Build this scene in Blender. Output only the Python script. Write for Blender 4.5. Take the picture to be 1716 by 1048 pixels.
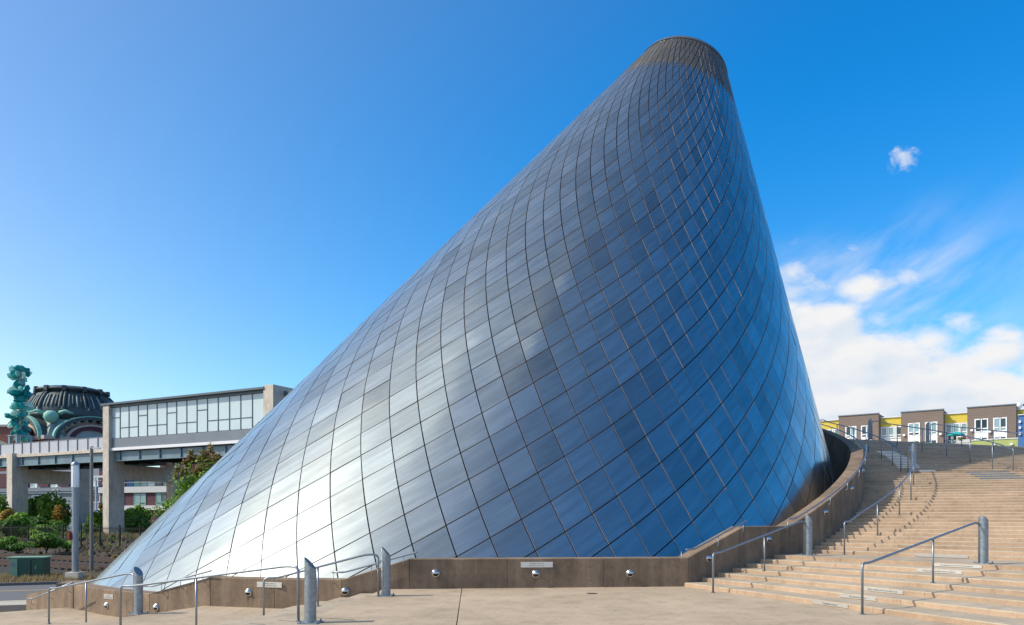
import bpy, math, random
import numpy as np
from mathutils import Vector, Matrix
R = math.radians
random.seed(7)
rng = np.random.default_rng(11)
for o in list(bpy.data.objects):
    bpy.data.objects.remove(o, do_unlink=True)
scene = bpy.context.scene
COL = scene.collection

# ------------------------------------------------------------------ camera
EYE = 1.8
FPX, CXP, HORP = 1268.0, 858.0, 864.0           # focal length, principal column and horizon row in photo pixels
cam = bpy.data.cameras.new('camera')
cam.sensor_width = 36.0
cam.lens = 36.0 * FPX / 1716.0
cam.shift_y = (HORP - 524.0) / 1716.0
cam.clip_start = 0.1
cam.clip_end = 6000
camo = bpy.data.objects.new('camera', cam)
COL.objects.link(camo)
camo.location = (0, 0, EYE)
camo.rotation_euler = (R(90), 0, 0)
scene.camera = camo

# ------------------------------------------------------------------ light and sky
SUN_EL = 43.5
SUN_VEC = Vector((-math.cos(R(SUN_EL)) * math.cos(R(10)), -math.cos(R(SUN_EL)) * math.sin(R(10)), math.sin(R(SUN_EL))))
sun = bpy.data.lights.new('sun', 'SUN')
sun.energy = 3.5
sun.angle = R(0.53)
sun.color = (1.0, 0.925, 0.80)
suno = bpy.data.objects.new('sun', sun)
COL.objects.link(suno)
suno.location = (-60, -8, 60)
suno.rotation_euler = (-SUN_VEC).to_track_quat('-Z', 'Y').to_euler()

world = bpy.data.worlds.new('World')
scene.world = world
world.use_nodes = True
wt = world.node_tree
wt.nodes.clear()
def wn(kind, **kw):
    n = wt.nodes.new(kind)
    for k, v in kw.items(): setattr(n, k, v)
    return n
def wl(a, b): wt.links.new(a, b)
def wmath(op, a, b=None, c=None, clamp=False):
    n = wn('ShaderNodeMath', operation=op); n.use_clamp = clamp
    for i, v in enumerate((a, b, c)):
        if v is None: continue
        if isinstance(v, (int, float)): n.inputs[i].default_value = v
        else: wl(v, n.inputs[i])
    return n.outputs[0]
def wmap(v, a, b, c=0.0, d=1.0, smooth=True):
    n = wn('ShaderNodeMapRange'); n.interpolation_type = 'SMOOTHSTEP' if smooth else 'LINEAR'
    wl(v, n.inputs[0])
    for i, x in enumerate((a, b, c, d)): n.inputs[i + 1].default_value = x
    return n.outputs[0]
sky = wn('ShaderNodeTexSky')
sky.sky_type = 'NISHITA'
sky.sun_disc = False
sky.sun_elevation = R(SUN_EL)
sky.sun_rotation = R(-100)
sky.air_density = 1.0
sky.dust_density = 0.6
sky.ozone_density = 1.6
hs = wn('ShaderNodeHueSaturation')
hs.inputs['Hue'].default_value = 0.5
hs.inputs['Saturation'].default_value = 1.22
hs.inputs['Value'].default_value = 1.0
wl(sky.outputs[0], hs.inputs['Color'])
tc = wn('ShaderNodeTexCoord')
sx = wn('ShaderNodeSeparateXYZ')
wl(tc.outputs['Generated'], sx.inputs[0])
az = wmath('MULTIPLY', wmath('ARCTAN2', sx.outputs[0], sx.outputs[1]), 57.2958)      # 0 = +Y, positive to the right
el = wmath('MULTIPLY', wmath('ARCSINE', sx.outputs[2]), 57.2958)
def wnoise(scale, detail, rough, vec, dist=0.0):
    n = wn('ShaderNodeTexNoise')
    n.inputs['Scale'].default_value = scale
    n.inputs['Detail'].default_value = detail
    n.inputs['Roughness'].default_value = rough
    n.inputs['Distortion'].default_value = dist
    wl(vec, n.inputs['Vector'])
    return n.outputs['Fac']
def wvec(x, y, z=0.0):
    n = wn('ShaderNodeCombineXYZ')
    for i, v in enumerate((x, y, z)):
        if isinstance(v, (int, float)): n.inputs[i].default_value = v
        else: wl(v, n.inputs[i])
    return n.outputs[0]
absaz = wmath('ABSOLUTE', az)
# cumulus bank low in the sky, from the right of the view round behind the viewer
mp = wn('ShaderNodeMapping'); mp.inputs['Scale'].default_value = (1, 1, 1.7); mp.inputs['Location'].default_value = (0.37, 0.1, 0.2)
wl(tc.outputs['Generated'], mp.inputs[0])
def billow(vec):
    a = wnoise(6.0, 3, 0.5, vec, 0.2)
    v = wn('ShaderNodeTexVoronoi'); v.feature = 'F1'; v.inputs['Scale'].default_value = 19.0
    wl(vec, v.inputs['Vector'])
    b = wnoise(34.0, 4, 0.6, vec, 0.3)
    return wmath('ADD', wmath('MULTIPLY_ADD', a, 11.0, -5.5), wmath('ADD', wmath('MULTIPLY_ADD', v.outputs['Distance'], -4.5, 1.6), wmath('MULTIPLY_ADD', b, 3.2, -1.6)))
mps = wn('ShaderNodeVectorMath', operation='ADD'); wl(mp.outputs[0], mps.inputs[0]); mps.inputs[1].default_value = (-0.012, 0.0, 0.020)
side = wmap(az, 10, 19)
bank = billow(mp.outputs[0]); bank_s = billow(mps.outputs[0])
base_h = wmap(az, 19, 36, 18.0, 11.8)
bank_h = wmath('SUBTRACT', wmath('ADD', base_h, bank), el)
bank_m = wmath('MULTIPLY', wmap(bank_h, -1.0, 2.4), side)
# thin cirrus combed up and to the right above the bank
ci = wmath('ADD', wmath('MULTIPLY', az, 0.58), wmath('MULTIPLY', el, -1.0))            # across the comb
cj = wmath('ADD', wmath('MULTIPLY', az, 1.0), wmath('MULTIPLY', el, 0.58))
n2 = wnoise(1.0, 5, 0.60, wvec(wmath('MULTIPLY', ci, 0.22), wmath('MULTIPLY', cj, 0.07), 5.3), 0.25)
cir_band = wmath('MULTIPLY', wmap(el, 8, 13), wmap(el, 27, 17))
cir = wmath('MULTIPLY', wmath('MULTIPLY', wmap(n2, 0.33, 0.74, 0, 0.95), cir_band), wmath('MULTIPLY', side, wmap(az, 33, 27, 0.25, 1.0)))
cir = wmath('MULTIPLY', cir, wmap(wmath('ADD', el, wmath('MULTIPLY', az, -0.16)), 17, 9.5))
# broken streaky cloud behind the viewer and overhead-right, as the reflections on the cone show
mp3 = wn('ShaderNodeMapping'); mp3.inputs['Scale'].default_value = (1.0, 1.0, 3.6); mp3.inputs['Rotation'].default_value = (0.35, 0.2, 0.5)
wl(tc.outputs['Generated'], mp3.inputs[0])
n3 = wnoise(4.0, 6, 0.62, mp3.outputs[0], 0.5)
back = wmath('MULTIPLY', wmap(n3, 0.36, 0.62, 0.10, 0.95), wmath('MULTIPLY', wmap(az, -170, -118), wmap(az, -42, -78)))
# the one small cloud
dx = wmath('DIVIDE', wmath('SUBTRACT', az, 27.35), 1.0)
dy = wmath('DIVIDE', wmath('SUBTRACT', el, 22.85), 0.66)
dd = wmath('SQRT', wmath('ADD', wmath('MULTIPLY', dx, dx), wmath('MULTIPLY', dy, dy)))
n4 = wnoise(60.0, 4, 0.65, tc.outputs['Generated'], 0.4)
small = wmath('MULTIPLY', wmap(wmath('ADD', dd, wmath('MULTIPLY_ADD', n4, -3.2, 1.6)), 1.15, -0.1), 0.7)
mask = wmath('MAXIMUM', wmath('MAXIMUM', bank_m, cir), wmath('MAXIMUM', back, small))
mask = wmath('MULTIPLY', mask, 1.0, clamp=True)
# cloud brightness: sunlit tops, greyer flat bodies
n5 = wnoise(11.0, 4, 0.55, mp.outputs[0], 0.3)
relief = wmap(wmath('SUBTRACT', bank, bank_s), -1.6, 1.6, -0.16, 0.16, False)
shade = wmath('ADD', relief, wmath('ADD', wmath('MULTIPLY', wmap(n5, 0.3, 0.7), 0.16), wmap(bank_h, 11.0, 1.5, 0.66, 0.90)))
ccol = wn('ShaderNodeMix', data_type='RGBA')
ccol.inputs['A'].default_value = (3.2, 3.85, 4.6, 1)
ccol.inputs['B'].default_value = (4.75, 4.75, 4.8, 1)
wl(wmap(shade, 0.55, 1.05, 0, 1, False), ccol.inputs['Factor'])
mx = wn('ShaderNodeMix', data_type='RGBA')
wl(mask, mx.inputs['Factor'])
tint = wn('ShaderNodeVectorMath', operation='MULTIPLY')
# clear air away from the sun, paler haze towards the sun and the horizon
sd = wn('ShaderNodeVectorMath', operation='DOT_PRODUCT')
wl(tc.outputs['Generated'], sd.inputs[0]); sd.inputs[1].default_value = SUN_VEC
hz = wmath('ADD', wmap(sd.outputs['Value'], -0.02, 0.80), wmath('MULTIPLY', wmap(el, 30, 0), 0.5), clamp=True)
tm = wn('ShaderNodeMix', data_type='RGBA'); tm.clamp_factor = True
tm.inputs['A'].default_value = (0.075, 0.88, 1.23, 1)
tm.inputs['B'].default_value = (1.22, 1.09, 1.02, 1)
wl(hz, tm.inputs['Factor'])
wl(tm.outputs['Result'], tint.inputs[1])
wl(hs.outputs[0], tint.inputs[0])
wl(tint.outputs[0], mx.inputs['A'])
glow = wn('ShaderNodeVectorMath', operation='SCALE')                 # cloud nearer the sun scatters more light forward
wl(ccol.outputs['Result'], glow.inputs[0]); wl(wmap(sd.outputs['Value'], 0.2, 0.95, 1.0, 1.7), glow.inputs['Scale'])
wl(glow.outputs[0], mx.inputs['B'])
bg = wn('ShaderNodeBackground')
bg.inputs['Strength'].default_value = 0.15
wl(mx.outputs['Result'], bg.inputs['Color'])
wo = wn('ShaderNodeOutputWorld')
wl(bg.outputs[0], wo.inputs['Surface'])

scene.view_settings.view_transform = 'Standard'
scene.view_settings.look = 'None'
scene.view_settings.exposure = 0.35
scene.view_settings.gamma = 1.0
scene.view_settings.use_curve_mapping = False

# ------------------------------------------------------------------ materials
def new_mat(name):
    m = bpy.data.materials.new(name)
    m.use_nodes = True
    nt = m.node_tree
    return m, nt, nt.nodes['Principled BSDF']
def plain(name, col, rough=0.6, metal=0.0, noise=0.12, scale=3.0, bump=0.0, bscale=60.0, spec=None, trans=0.0):
    m, nt, b = new_mat(name)
    b.inputs['Roughness'].default_value = rough
    b.inputs['Metallic'].default_value = metal
    if trans: b.inputs['Transmission Weight'].default_value = trans
    if spec is not None: b.inputs['Specular IOR Level'].default_value = spec
    t = nt.nodes.new('ShaderNodeTexCoord')
    n = nt.nodes.new('ShaderNodeTexNoise')
    n.inputs['Scale'].default_value = scale
    n.inputs['Detail'].default_value = 6
    nt.links.new(t.outputs['Object'], n.inputs['Vector'])
    mr = nt.nodes.new('ShaderNodeMapRange')
    mr.inputs[3].default_value = 1 - noise * 1.6
    mr.inputs[4].default_value = 1 + noise * 1.6
    nt.links.new(n.outputs['Fac'], mr.inputs[0])
    vm = nt.nodes.new('ShaderNodeVectorMath'); vm.operation = 'SCALE'
    vm.inputs[0].default_value = col[:3]
    nt.links.new(mr.outputs[0], vm.inputs['Scale'])
    nt.links.new(vm.outputs[0], b.inputs['Base Color'])
    if bump:
        n2 = nt.nodes.new('ShaderNodeTexNoise')
        n2.inputs['Scale'].default_value = bscale; n2.inputs['Detail'].default_value = 4
        nt.links.new(t.outputs['Object'], n2.inputs['Vector'])
        bp = nt.nodes.new('ShaderNodeBump'); bp.inputs['Strength'].default_value = bump; bp.inputs['Distance'].default_value = 0.01
        nt.links.new(n2.outputs['Fac'], bp.inputs['Height'])
        nt.links.new(bp.outputs[0], b.inputs['Normal'])
    return m

def concrete(name, col, col2, streak=0.0, speck=0.15, patch=0.8, bump=0.25, per_object=0.06):
    """cast concrete: broad patches between two tones, fine aggregate, optional vertical run-off streaks"""
    m, nt, b = new_mat(name)
    b.inputs['Roughness'].default_value = 0.85
    b.inputs['Specular IOR Level'].default_value = 0.25
    N, Lk = nt.nodes, nt.links
    g = N.new('ShaderNodeNewGeometry')
    def noise(scale, det, vec, rough=0.55):
        n = N.new('ShaderNodeTexNoise'); n.inputs['Scale'].default_value = scale; n.inputs['Detail'].default_value = det
        n.inputs['Roughness'].default_value = rough
        Lk.new(vec, n.inputs['Vector']); return n.outputs['Fac']
    pos = g.outputs['Position']
    big = noise(patch, 5, pos)
    fine = noise(34, 5, pos, 0.75)
    mid = noise(7, 5, pos, 0.6)
    r1 = N.new('ShaderNodeMapRange'); r1.inputs[1].default_value = .32; r1.inputs[2].default_value = .68; Lk.new(big, r1.inputs[0])
    mix = N.new('ShaderNodeMix'); mix.data_type = 'RGBA'
    mix.inputs['A'].default_value = (*col, 1); mix.inputs['B'].default_value = (*col2, 1)
    Lk.new(r1.outputs[0], mix.inputs['Factor'])
    def mr(v, a, bb, c, d):
        n = N.new('ShaderNodeMapRange'); Lk.new(v, n.inputs[0])
        for i, x in enumerate((a, bb, c, d)): n.inputs[i + 1].default_value = x
        return n.outputs[0]
    def mul(a, bb):
        n = N.new('ShaderNodeMath'); n.operation = 'MULTIPLY'
        for i, x in enumerate((a, bb)):
            if isinstance(x, float): n.inputs[i].default_value = x
            else: Lk.new(x, n.inputs[i])
        return n.outputs[0]
    f = mul(mr(fine, .25, .75, 1 - speck, 1 + speck), mr(mid, .3, .7, .92, 1.07))
    if per_object:
        oi = N.new('ShaderNodeObjectInfo')
        f = mul(f, mr(oi.outputs['Random'], 0, 1, 1 - per_object, 1 + per_object))
    blot = noise(1.7, 7, pos, .68)
    f = mul(f, mr(blot, .46, .66, 1.03, .84))
    if streak:
        mp = N.new('ShaderNodeMapping'); mp.inputs['Scale'].default_value = (1, 1, 0.16)
        Lk.new(pos, mp.inputs[0])
        s = noise(3.4, 8, mp.outputs[0], 0.72)
        f = mul(f, mr(s, .38, .66, 1.12, 1 - streak))
    vm = N.new('ShaderNodeVectorMath'); vm.operation = 'SCALE'
    Lk.new(mix.outputs['Result'], vm.inputs[0]); Lk.new(f, vm.inputs['Scale'])
    Lk.new(vm.outputs[0], b.inputs['Base Color'])
    bp = N.new('ShaderNodeBump'); bp.inputs['Strength'].default_value = bump; bp.inputs['Distance'].default_value = 0.006
    Lk.new(fine, bp.inputs['Height']); Lk.new(bp.outputs[0], b.inputs['Normal'])
    return m

def steel(name, base, rough0, rough1, tonevar=0.25, bump=0.35, metal=1.0):
    """stainless panel: per-panel tone and roughness ('tone' face attribute), combed streaks along the panel's run (UV)"""
    m, nt, b = new_mat(name)
    N, Lk = nt.nodes, nt.links
    b.inputs['Metallic'].default_value = metal
    at = N.new('ShaderNodeAttribute'); at.attribute_name = 'tone'
    uv = N.new('ShaderNodeUVMap')
    def noise(vec, scale, det, rough=.55, dist=0.0):
        n = N.new('ShaderNodeTexNoise'); n.inputs['Scale'].default_value = scale; n.inputs['Detail'].default_value = det
        n.inputs['Roughness'].default_value = rough; n.inputs['Distortion'].default_value = dist
        Lk.new(vec, n.inputs['Vector']); return n.outputs['Fac']
    def mr(v, a, bb, c, d):
        n = N.new('ShaderNodeMapRange'); Lk.new(v, n.inputs[0])
        for i, x in enumerate((a, bb, c, d)): n.inputs[i + 1].default_value = x
        return n.outputs[0]
    mp = N.new('ShaderNodeMapping'); mp.inputs['Scale'].default_value = (0.30, 2.6, 1)
    Lk.new(uv.outputs[0], mp.inputs[0])
    st = noise(mp.outputs[0], 1.3, 6, .6, .3)
    g = N.new('ShaderNodeNewGeometry')
    bl = noise(g.outputs['Position'], 1.1, 4)
    fac = N.new('ShaderNodeMath'); fac.operation = 'MULTIPLY'
    Lk.new(mr(at.outputs['Fac'], 0, 1, 1 - tonevar, 1 + tonevar * .4), fac.inputs[0])
    Lk.new(mr(st, .3, .7, .80, 1.12), fac.inputs[1])  # finish streaks in the colour, deepened to stand in for cloud reflections
    vm = N.new('ShaderNodeVectorMath'); vm.operation = 'SCALE'
    vm.inputs[0].default_value = base
    Lk.new(fac.outputs[0], vm.inputs['Scale'])
    Lk.new(vm.outputs[0], b.inputs['Base Color'])
    ra = N.new('ShaderNodeMath'); ra.operation = 'ADD'
    Lk.new(mr(at.outputs['Fac'], 0, 1, rough1, rough0), ra.inputs[0])
    Lk.new(mr(bl, .3, .7, -.04, .05), ra.inputs[1])
    Lk.new(ra.outputs[0], b.inputs['Roughness'])
    if metal == 1.0:                                              # angel-hair finish: a wide soft lobe under the sharp one
        b2 = N.new('ShaderNodeBsdfPrincipled'); b2.inputs['Metallic'].default_value = 1; b2.inputs['Roughness'].default_value = .44
        Lk.new(vm.outputs[0], b2.inputs['Base Color'])
        ms = N.new('ShaderNodeMixShader'); ms.inputs[0].default_value = .34
        Lk.new(b.outputs[0], ms.inputs[1]); Lk.new(b2.outputs[0], ms.inputs[2])
        Lk.new(ms.outputs[0], N['Material Output'].inputs['Surface'])
    bp = N.new('ShaderNodeBump'); bp.inputs['Strength'].default_value = bump; bp.inputs['Distance'].default_value = 0.02
    ad = N.new('ShaderNodeMath'); ad.operation = 'MULTIPLY_ADD'
    Lk.new(st, ad.inputs[0]); ad.inputs[1].default_value = .8; Lk.new(bl, ad.inputs[2])
    Lk.new(ad.outputs[0], bp.inputs['Height']); Lk.new(bp.outputs[0], b.inputs['Normal'])
    return m

M = {}
M['panel'] = steel('brushed_stainless_panel', (.415, .46, .45), .12, .23, .30, .14)
M['mesh_panel'] = steel('dull_blasted_panel', (.15, .147, .132), .5, .65, .35, .2, .7)
M['shell'] = plain('dark_membrane', (.012, .011, .011), .9, 0, .05)
M['seam'] = plain('panel_return_edge', (.34, .28, .23), .5, .3, .1, 2)
M['wall'] = concrete('board_marked_concrete', (.265, .193, .132), (.175, .130, .092), .28, .2, 1.0, .35)
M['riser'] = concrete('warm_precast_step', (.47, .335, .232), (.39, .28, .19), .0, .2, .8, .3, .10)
M['tread'] = concrete('pale_tread_concrete', (.46, .38, .275), (.38, .31, .22), .0, .16, .9, .25)  # tread and nosing tone, greyer than the riser
M['paving'] = concrete('exposed_aggregate_paving', (.455, .355, .245), (.365, .285, .195), .0, .34, .5, .4)
M['pave_grey'] = concrete('street_paving', (.44, .40, .33), (.38, .35, .29), .0, .15, .4, .25)
M['pier'] = concrete('pale_pier_concrete', (.62, .55, .46), (.55, .49, .41), .16, .1, .5, .15)
M['galv'] = plain('galvanised_steel', (.27, .315, .35), .48, .8, .3, 14, .05, 40)
M['rail'] = plain('handrail_steel', (.27, .305, .34), .42, .8, .12, 10)
M['brushed'] = plain('brushed_plaque_metal', (.72, .72, .70), .38, .9, .05, 8)
M['chrome'] = plain('polished_steel', (.62, .62, .62), .26, .9, .05)
M['black'] = plain('black_lens', (.012, .012, .012), .3)
M['ink'] = plain('engraved_lettering', (.03, .03, .03), .6)
M['asphalt'] = plain('asphalt', (.115, .115, .118), .9, 0, .2, 6, .2, 80)
M['yellow'] = plain('yellow_road_paint', (.62, .40, .07), .7, 0, .15, 8)
M['soil'] = plain('bare_soil', (.042, .034, .026), .95, 0, .4, 1.2, .6, 6)
M['ballast'] = plain('dark_ballast', (.022, .021, .021), .95, 0, .4, 4, .6, 20)
M['rust'] = plain('rusty_rail', (.10, .07, .055), .6, .5, .2, 6)
M['green_box'] = plain('dark_green_enamel', (.012, .072, .045), .45, 0, .08, 2)
M['green_sunlit'] = plain('sunlit_green_enamel', (.19, .34, .23), .5, 0, .08, 2)  # sunlit copy of the cabinet green, sun put into the colour
M['pole_grey'] = plain('grey_lamp_post_paint', (.17, .165, .16), .5, .2, .1, 3)
M['opal'] = plain('opal_lamp_diffuser', (.82, .84, .86), .3, 0, .03)
M['white'] = plain('white_trim', (.80, .80, .80), .5, 0, .03)
M['girder'] = plain('blue_grey_girder_paint', (.16, .24, .28), .5, .1, .3, .7)
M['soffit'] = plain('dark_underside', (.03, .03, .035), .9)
M['zinc'] = plain('grey_zinc_cladding', (.19, .22, .25), .5, .3, .1, 1)
M['roof'] = plain('dark_roof_edge', (.11, .14, .16), .5, .3, .1, 1)
M['fritted'] = plain('fritted_glass', (.55, .66, .68), .18, 0, .08, .35)
M['mullion'] = plain('dark_mullion', (.10, .125, .15), .5, .3, .05)
M['fence_panel'] = plain('perforated_metal_screen', (.50, .52, .56), .5, .3, .08, 1)
M['copper'] = plain('dark_weathered_copper', (.050, .072, .075), .55, .2, .35, .6)
M['verdigris'] = plain('verdigris_trim', (.20, .44, .36), .7, 0, .2, .8)
M['palecopper'] = plain('pale_weathered_copper', (.30, .36, .33), .7, 0, .2, .8)
M['brick'] = plain('red_brick', (.25, .10, .075), .9, 0, .2, 1)
M['stone'] = plain('pale_stone', (.45, .38, .32), .9, 0, .12, 1)
M['glass_dark'] = plain('dark_window_glass', (.035, .06, .075), .08, 0, .3, .3)
M['glass_pale'] = plain('pale_window_glass', (.22, .36, .37), .10, 0, .35, .25)
M['maroon'] = plain('maroon_cladding', (.085, .028, .040), .75, 0, .15, 1)
M['white_clad'] = plain('white_cladding', (.56, .56, .54), .7, 0, .06, 1)
M['grey_clad'] = plain('blue_grey_cladding', (.22, .25, .29), .7, 0, .1, 1)
M['iron'] = plain('black_iron', (.012, .013, .014), .5, .4, .1)
M['sign_yellow'] = plain('sign_yellow', (.80, .36, .015), .5, 0, .03)
M['brown'] = plain('brown_lap_siding', (.205, .158, .128), .8, 0, .06, .8)
M['yellow_clad'] = plain('yellow_siding', (.66, .52, .07), .75, 0, .05, .8)
M['lime'] = plain('lime_green_wall', (.42, .48, .17), .8, 0, .06, .8)
M['blue'] = plain('blue_wall', (.06, .17, .40), .7, 0, .06, .8)
M['teal_cloth'] = plain('teal_canvas', (.01, .36, .34), .8, 0, .05)
M['pink'] = plain('pink_petals', (.60, .12, .26), .8, 0, .3, 4)
M['wood'] = plain('brown_bark', (.09, .065, .045), .95, 0, .3, 5)
M['red'] = plain('red_tape', (.45, .06, .05), .6)
def leafmat(name, c1, c2):
    m, nt, b = new_mat(name)
    N, Lk = nt.nodes, nt.links
    at = N.new('ShaderNodeAttribute'); at.attribute_name = 'tone'
    mix = N.new('ShaderNodeMix'); mix.data_type = 'RGBA'
    mix.inputs['A'].default_value = (*c1, 1); mix.inputs['B'].default_value = (*c2, 1)
    Lk.new(at.outputs['Fac'], mix.inputs['Factor'])
    Lk.new(mix.outputs['Result'], b.inputs['Base Color'])
    b.inputs['Roughness'].default_value = .6
    tr = N.new('ShaderNodeBsdfTranslucent'); Lk.new(mix.outputs['Result'], tr.inputs['Color'])
    ms = N.new('ShaderNodeMixShader'); ms.inputs[0].default_value = .35
    Lk.new(b.outputs[0], ms.inputs[1]); Lk.new(tr.outputs[0], ms.inputs[2])
    Lk.new(ms.outputs[0], N['Material Output'].inputs['Surface'])
    return m
M['leaf'] = leafmat('green_leaves', (.06, .15, .014), (.25, .43, .045))
M['leaf_dark'] = leafmat('dark_green_leaves', (.03, .09, .012), (.14, .28, .03))
M['leaf_tip'] = leafmat('reddish_young_leaves', (.15, .19, .035), (.40, .17, .08))
M['leaf_gold'] = leafmat('golden_leaves', (.16, .14, .02), (.42, .26, .03))
M['straw'] = leafmat('dry_grass', (.20, .145, .06), (.42, .32, .15))
def crystalmat():
    m, nt, b = new_mat('teal_crystal')
    N, Lk = nt.nodes, nt.links
    oi = N.new('ShaderNodeObjectInfo')
    cr = N.new('ShaderNodeValToRGB')
    e = cr.color_ramp.elements
    e[0].color = (.008, .24, .27, 1); e[1].color = (.66, .86, .80, 1)
    x = e.new(.4); x.color = (.02, .46, .45, 1)
    x = e.new(.7); x.color = (.16, .62, .56, 1)
    Lk.new(oi.outputs['Random'], cr.inputs[0])
    Lk.new(cr.outputs[0], b.inputs['Base Color'])
    b.inputs['Roughness'].default_value = .15
    tr = N.new('ShaderNodeBsdfTranslucent'); Lk.new(cr.outputs[0], tr.inputs['Color'])
    ms = N.new('ShaderNodeMixShader'); ms.inputs[0].default_value = .5
    Lk.new(b.outputs[0], ms.inputs[1]); Lk.new(tr.outputs[0], ms.inputs[2])
    Lk.new(ms.outputs[0], N['Material Output'].inputs['Surface'])
    return m
M['crystal'] = crystalmat()

# ------------------------------------------------------------------ builders
def tag(o, label=None, cat=None, group=None, kind=None):
    if label: o['label'] = label
    if cat: o['category'] = cat
    if group: o['group'] = group
    if kind: o['kind'] = kind
    return o
def empty(name, loc, label=None, cat=None, group=None, kind=None):
    o = bpy.data.objects.new(name, None)
    COL.objects.link(o)
    o.location = loc
    o.empty_display_size = .2
    return tag(o, label, cat, group, kind)
def world_loc(o):
    v = Vector(o.location)
    while o.parent is not None:
        o = o.parent; v = v + Vector(o.location)
    return v
class MB:
    """collects faces in world coordinates; build() links them as one mesh object"""
    def __init__(s): s.v = []; s.f = []; s.mi = []; s.smooth = []; s.tone = None; s.uv = None; s.m = 0
    def add(s, vs, fs, smooth=False):
        n = len(s.v)
        s.v += [tuple(p) for p in vs]
        for f in fs:
            s.f.append(tuple(n + i for i in f)); s.smooth.append(smooth); s.mi.append(s.m)
        return s
    def prism(s, base, z0, z1, cap=True):
        """base: plan polygon, counter-clockwise; z0, z1 floats or lists"""
        n = len(base)
        a = z0 if isinstance(z0, (list, tuple)) else [z0] * n
        b = z1 if isinstance(z1, (list, tuple)) else [z1] * n
        vs = [(p[0], p[1], a[i]) for i, p in enumerate(base)] + [(p[0], p[1], b[i]) for i, p in enumerate(base)]
        fs = [(i, (i + 1) % n, n + (i + 1) % n, n + i) for i in range(n)]
        if cap: fs += [tuple(range(n, 2 * n)), tuple(reversed(range(n)))]
        return s.add(vs, fs)
    def box(s, c, size, ax=None, ay=None):
        """c centre, size (x,y,z); ax, ay optional local axes in plan"""
        ax = Vector(ax) if ax is not None else Vector((1, 0, 0)); ax.normalize()
        ay = Vector(ay) if ay is not None else Vector((-ax.y, ax.x, 0))
        az = ax.cross(ay)
        c = Vector(c); hx, hy, hz = (q / 2 for q in size)
        P = [c + ax * (i * hx) + ay * (j * hy) + az * (k * hz) for k in (-1, 1) for j in (-1, 1) for i in (-1, 1)]
        return s.add(P, [(0, 2, 3, 1), (4, 5, 7, 6), (0, 1, 5, 4), (2, 6, 7, 3), (0, 4, 6, 2), (1, 3, 7, 5)])
    def tube(s, pts, r, n=8, caps=True, r1=None):
        pts = [Vector(p) for p in pts]
        rings = []
        t0 = (pts[1] - pts[0]).normalized()
        ref = Vector((0, 0, 1)) if abs(t0.z) < .9 else Vector((1, 0, 0))
        u = t0.cross(ref).normalized()
        base = len(s.v)
        for i, p in enumerate(pts):
            if i == 0: t = t0
            elif i == len(pts) - 1: t = (pts[i] - pts[i - 1]).normalized()
            else: t = ((pts[i + 1] - p).normalized() + (p - pts[i - 1]).normalized()).normalized()
            u = (u - t * u.dot(t)).normalized()
            w = t.cross(u)
            rr = r if r1 is None else r + (r1 - r) * i / (len(pts) - 1)
            s.v += [tuple(p + (u * math.cos(2 * math.pi * k / n) + w * math.sin(2 * math.pi * k / n)) * rr) for k in range(n)]
        m = len(pts)
        for i in range(m - 1):
            for k in range(n):
                a = base + i * n + k; b = base + i * n + (k + 1) % n
                s.f.append((a, b, b + n, a + n)); s.smooth.append(True); s.mi.append(s.m)
        if caps:
            s.f.append(tuple(base + k for k in reversed(range(n)))); s.smooth.append(False); s.mi.append(s.m)
            s.f.append(tuple(base + (m - 1) * n + k for k in range(n))); s.smooth.append(False); s.mi.append(s.m)
        return s
    def lathe(s, c, prof, n=24, smooth=True, a0=0.0, a1=2 * math.pi):
        full = abs(a1 - a0 - 2 * math.pi) < 1e-6
        k = n if full else n + 1
        base = len(s.v)
        for (r, z) in prof:
            for i in range(k):
                a = a0 + (a1 - a0) * i / n
                s.v.append((c[0] + r * math.cos(a), c[1] + r * math.sin(a), c[2] + z))
        for j in range(len(prof) - 1):
            for i in range(n):
                i2 = (i + 1) % k
                s.f.append((base + j * k + i, base + j * k + i2, base + (j + 1) * k + i2, base + (j + 1) * k + i))
                s.smooth.append(smooth); s.mi.append(s.m)
        return s
    def build(s, name, mat, parent=None, origin=None):
        me = bpy.data.meshes.new(name)
        if parent is not None: org = world_loc(parent)
        elif origin is not None: org = Vector(origin)
        else:
            a = np.array(s.v); org = Vector((a[:, 0].mean(), a[:, 1].mean(), a[:, 2].min()))
        a = np.array(s.v, dtype=float) - np.array(org)
        me.from_pydata([tuple(p) for p in a], [], s.f)
        for mm in (mat if isinstance(mat, (list, tuple)) else [mat]): me.materials.append(mm)
        me.polygons.foreach_set('use_smooth', s.smooth)
        me.polygons.foreach_set('material_index', s.mi)
        if s.tone is not None:
            at = me.attributes.new('tone', 'FLOAT', 'FACE'); at.data.foreach_set('value', s.tone)
        if s.uv is not None:
            ul = me.uv_layers.new(name='UVMap')
            vi = np.empty(len(me.loops), dtype=np.int32); me.loops.foreach_get('vertex_index', vi)
            ul.data.foreach_set('uv', np.array(s.uv, dtype=np.float32)[vi].ravel())
        me.update()
        o = bpy.data.objects.new(name, me)
        COL.objects.link(o)
        if parent is not None: o.parent = parent
        else: o.location = org
        return o
def copy_tree(o, parent=None):
    c = o.copy(); COL.objects.link(c)
    for k in ('label', 'category', 'group'):
        if parent is None and k in c and k == 'label': del c['label']
    if parent is not None: c.parent = parent
    for ch in list(o.children): copy_tree(ch, c)
    return c
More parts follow.
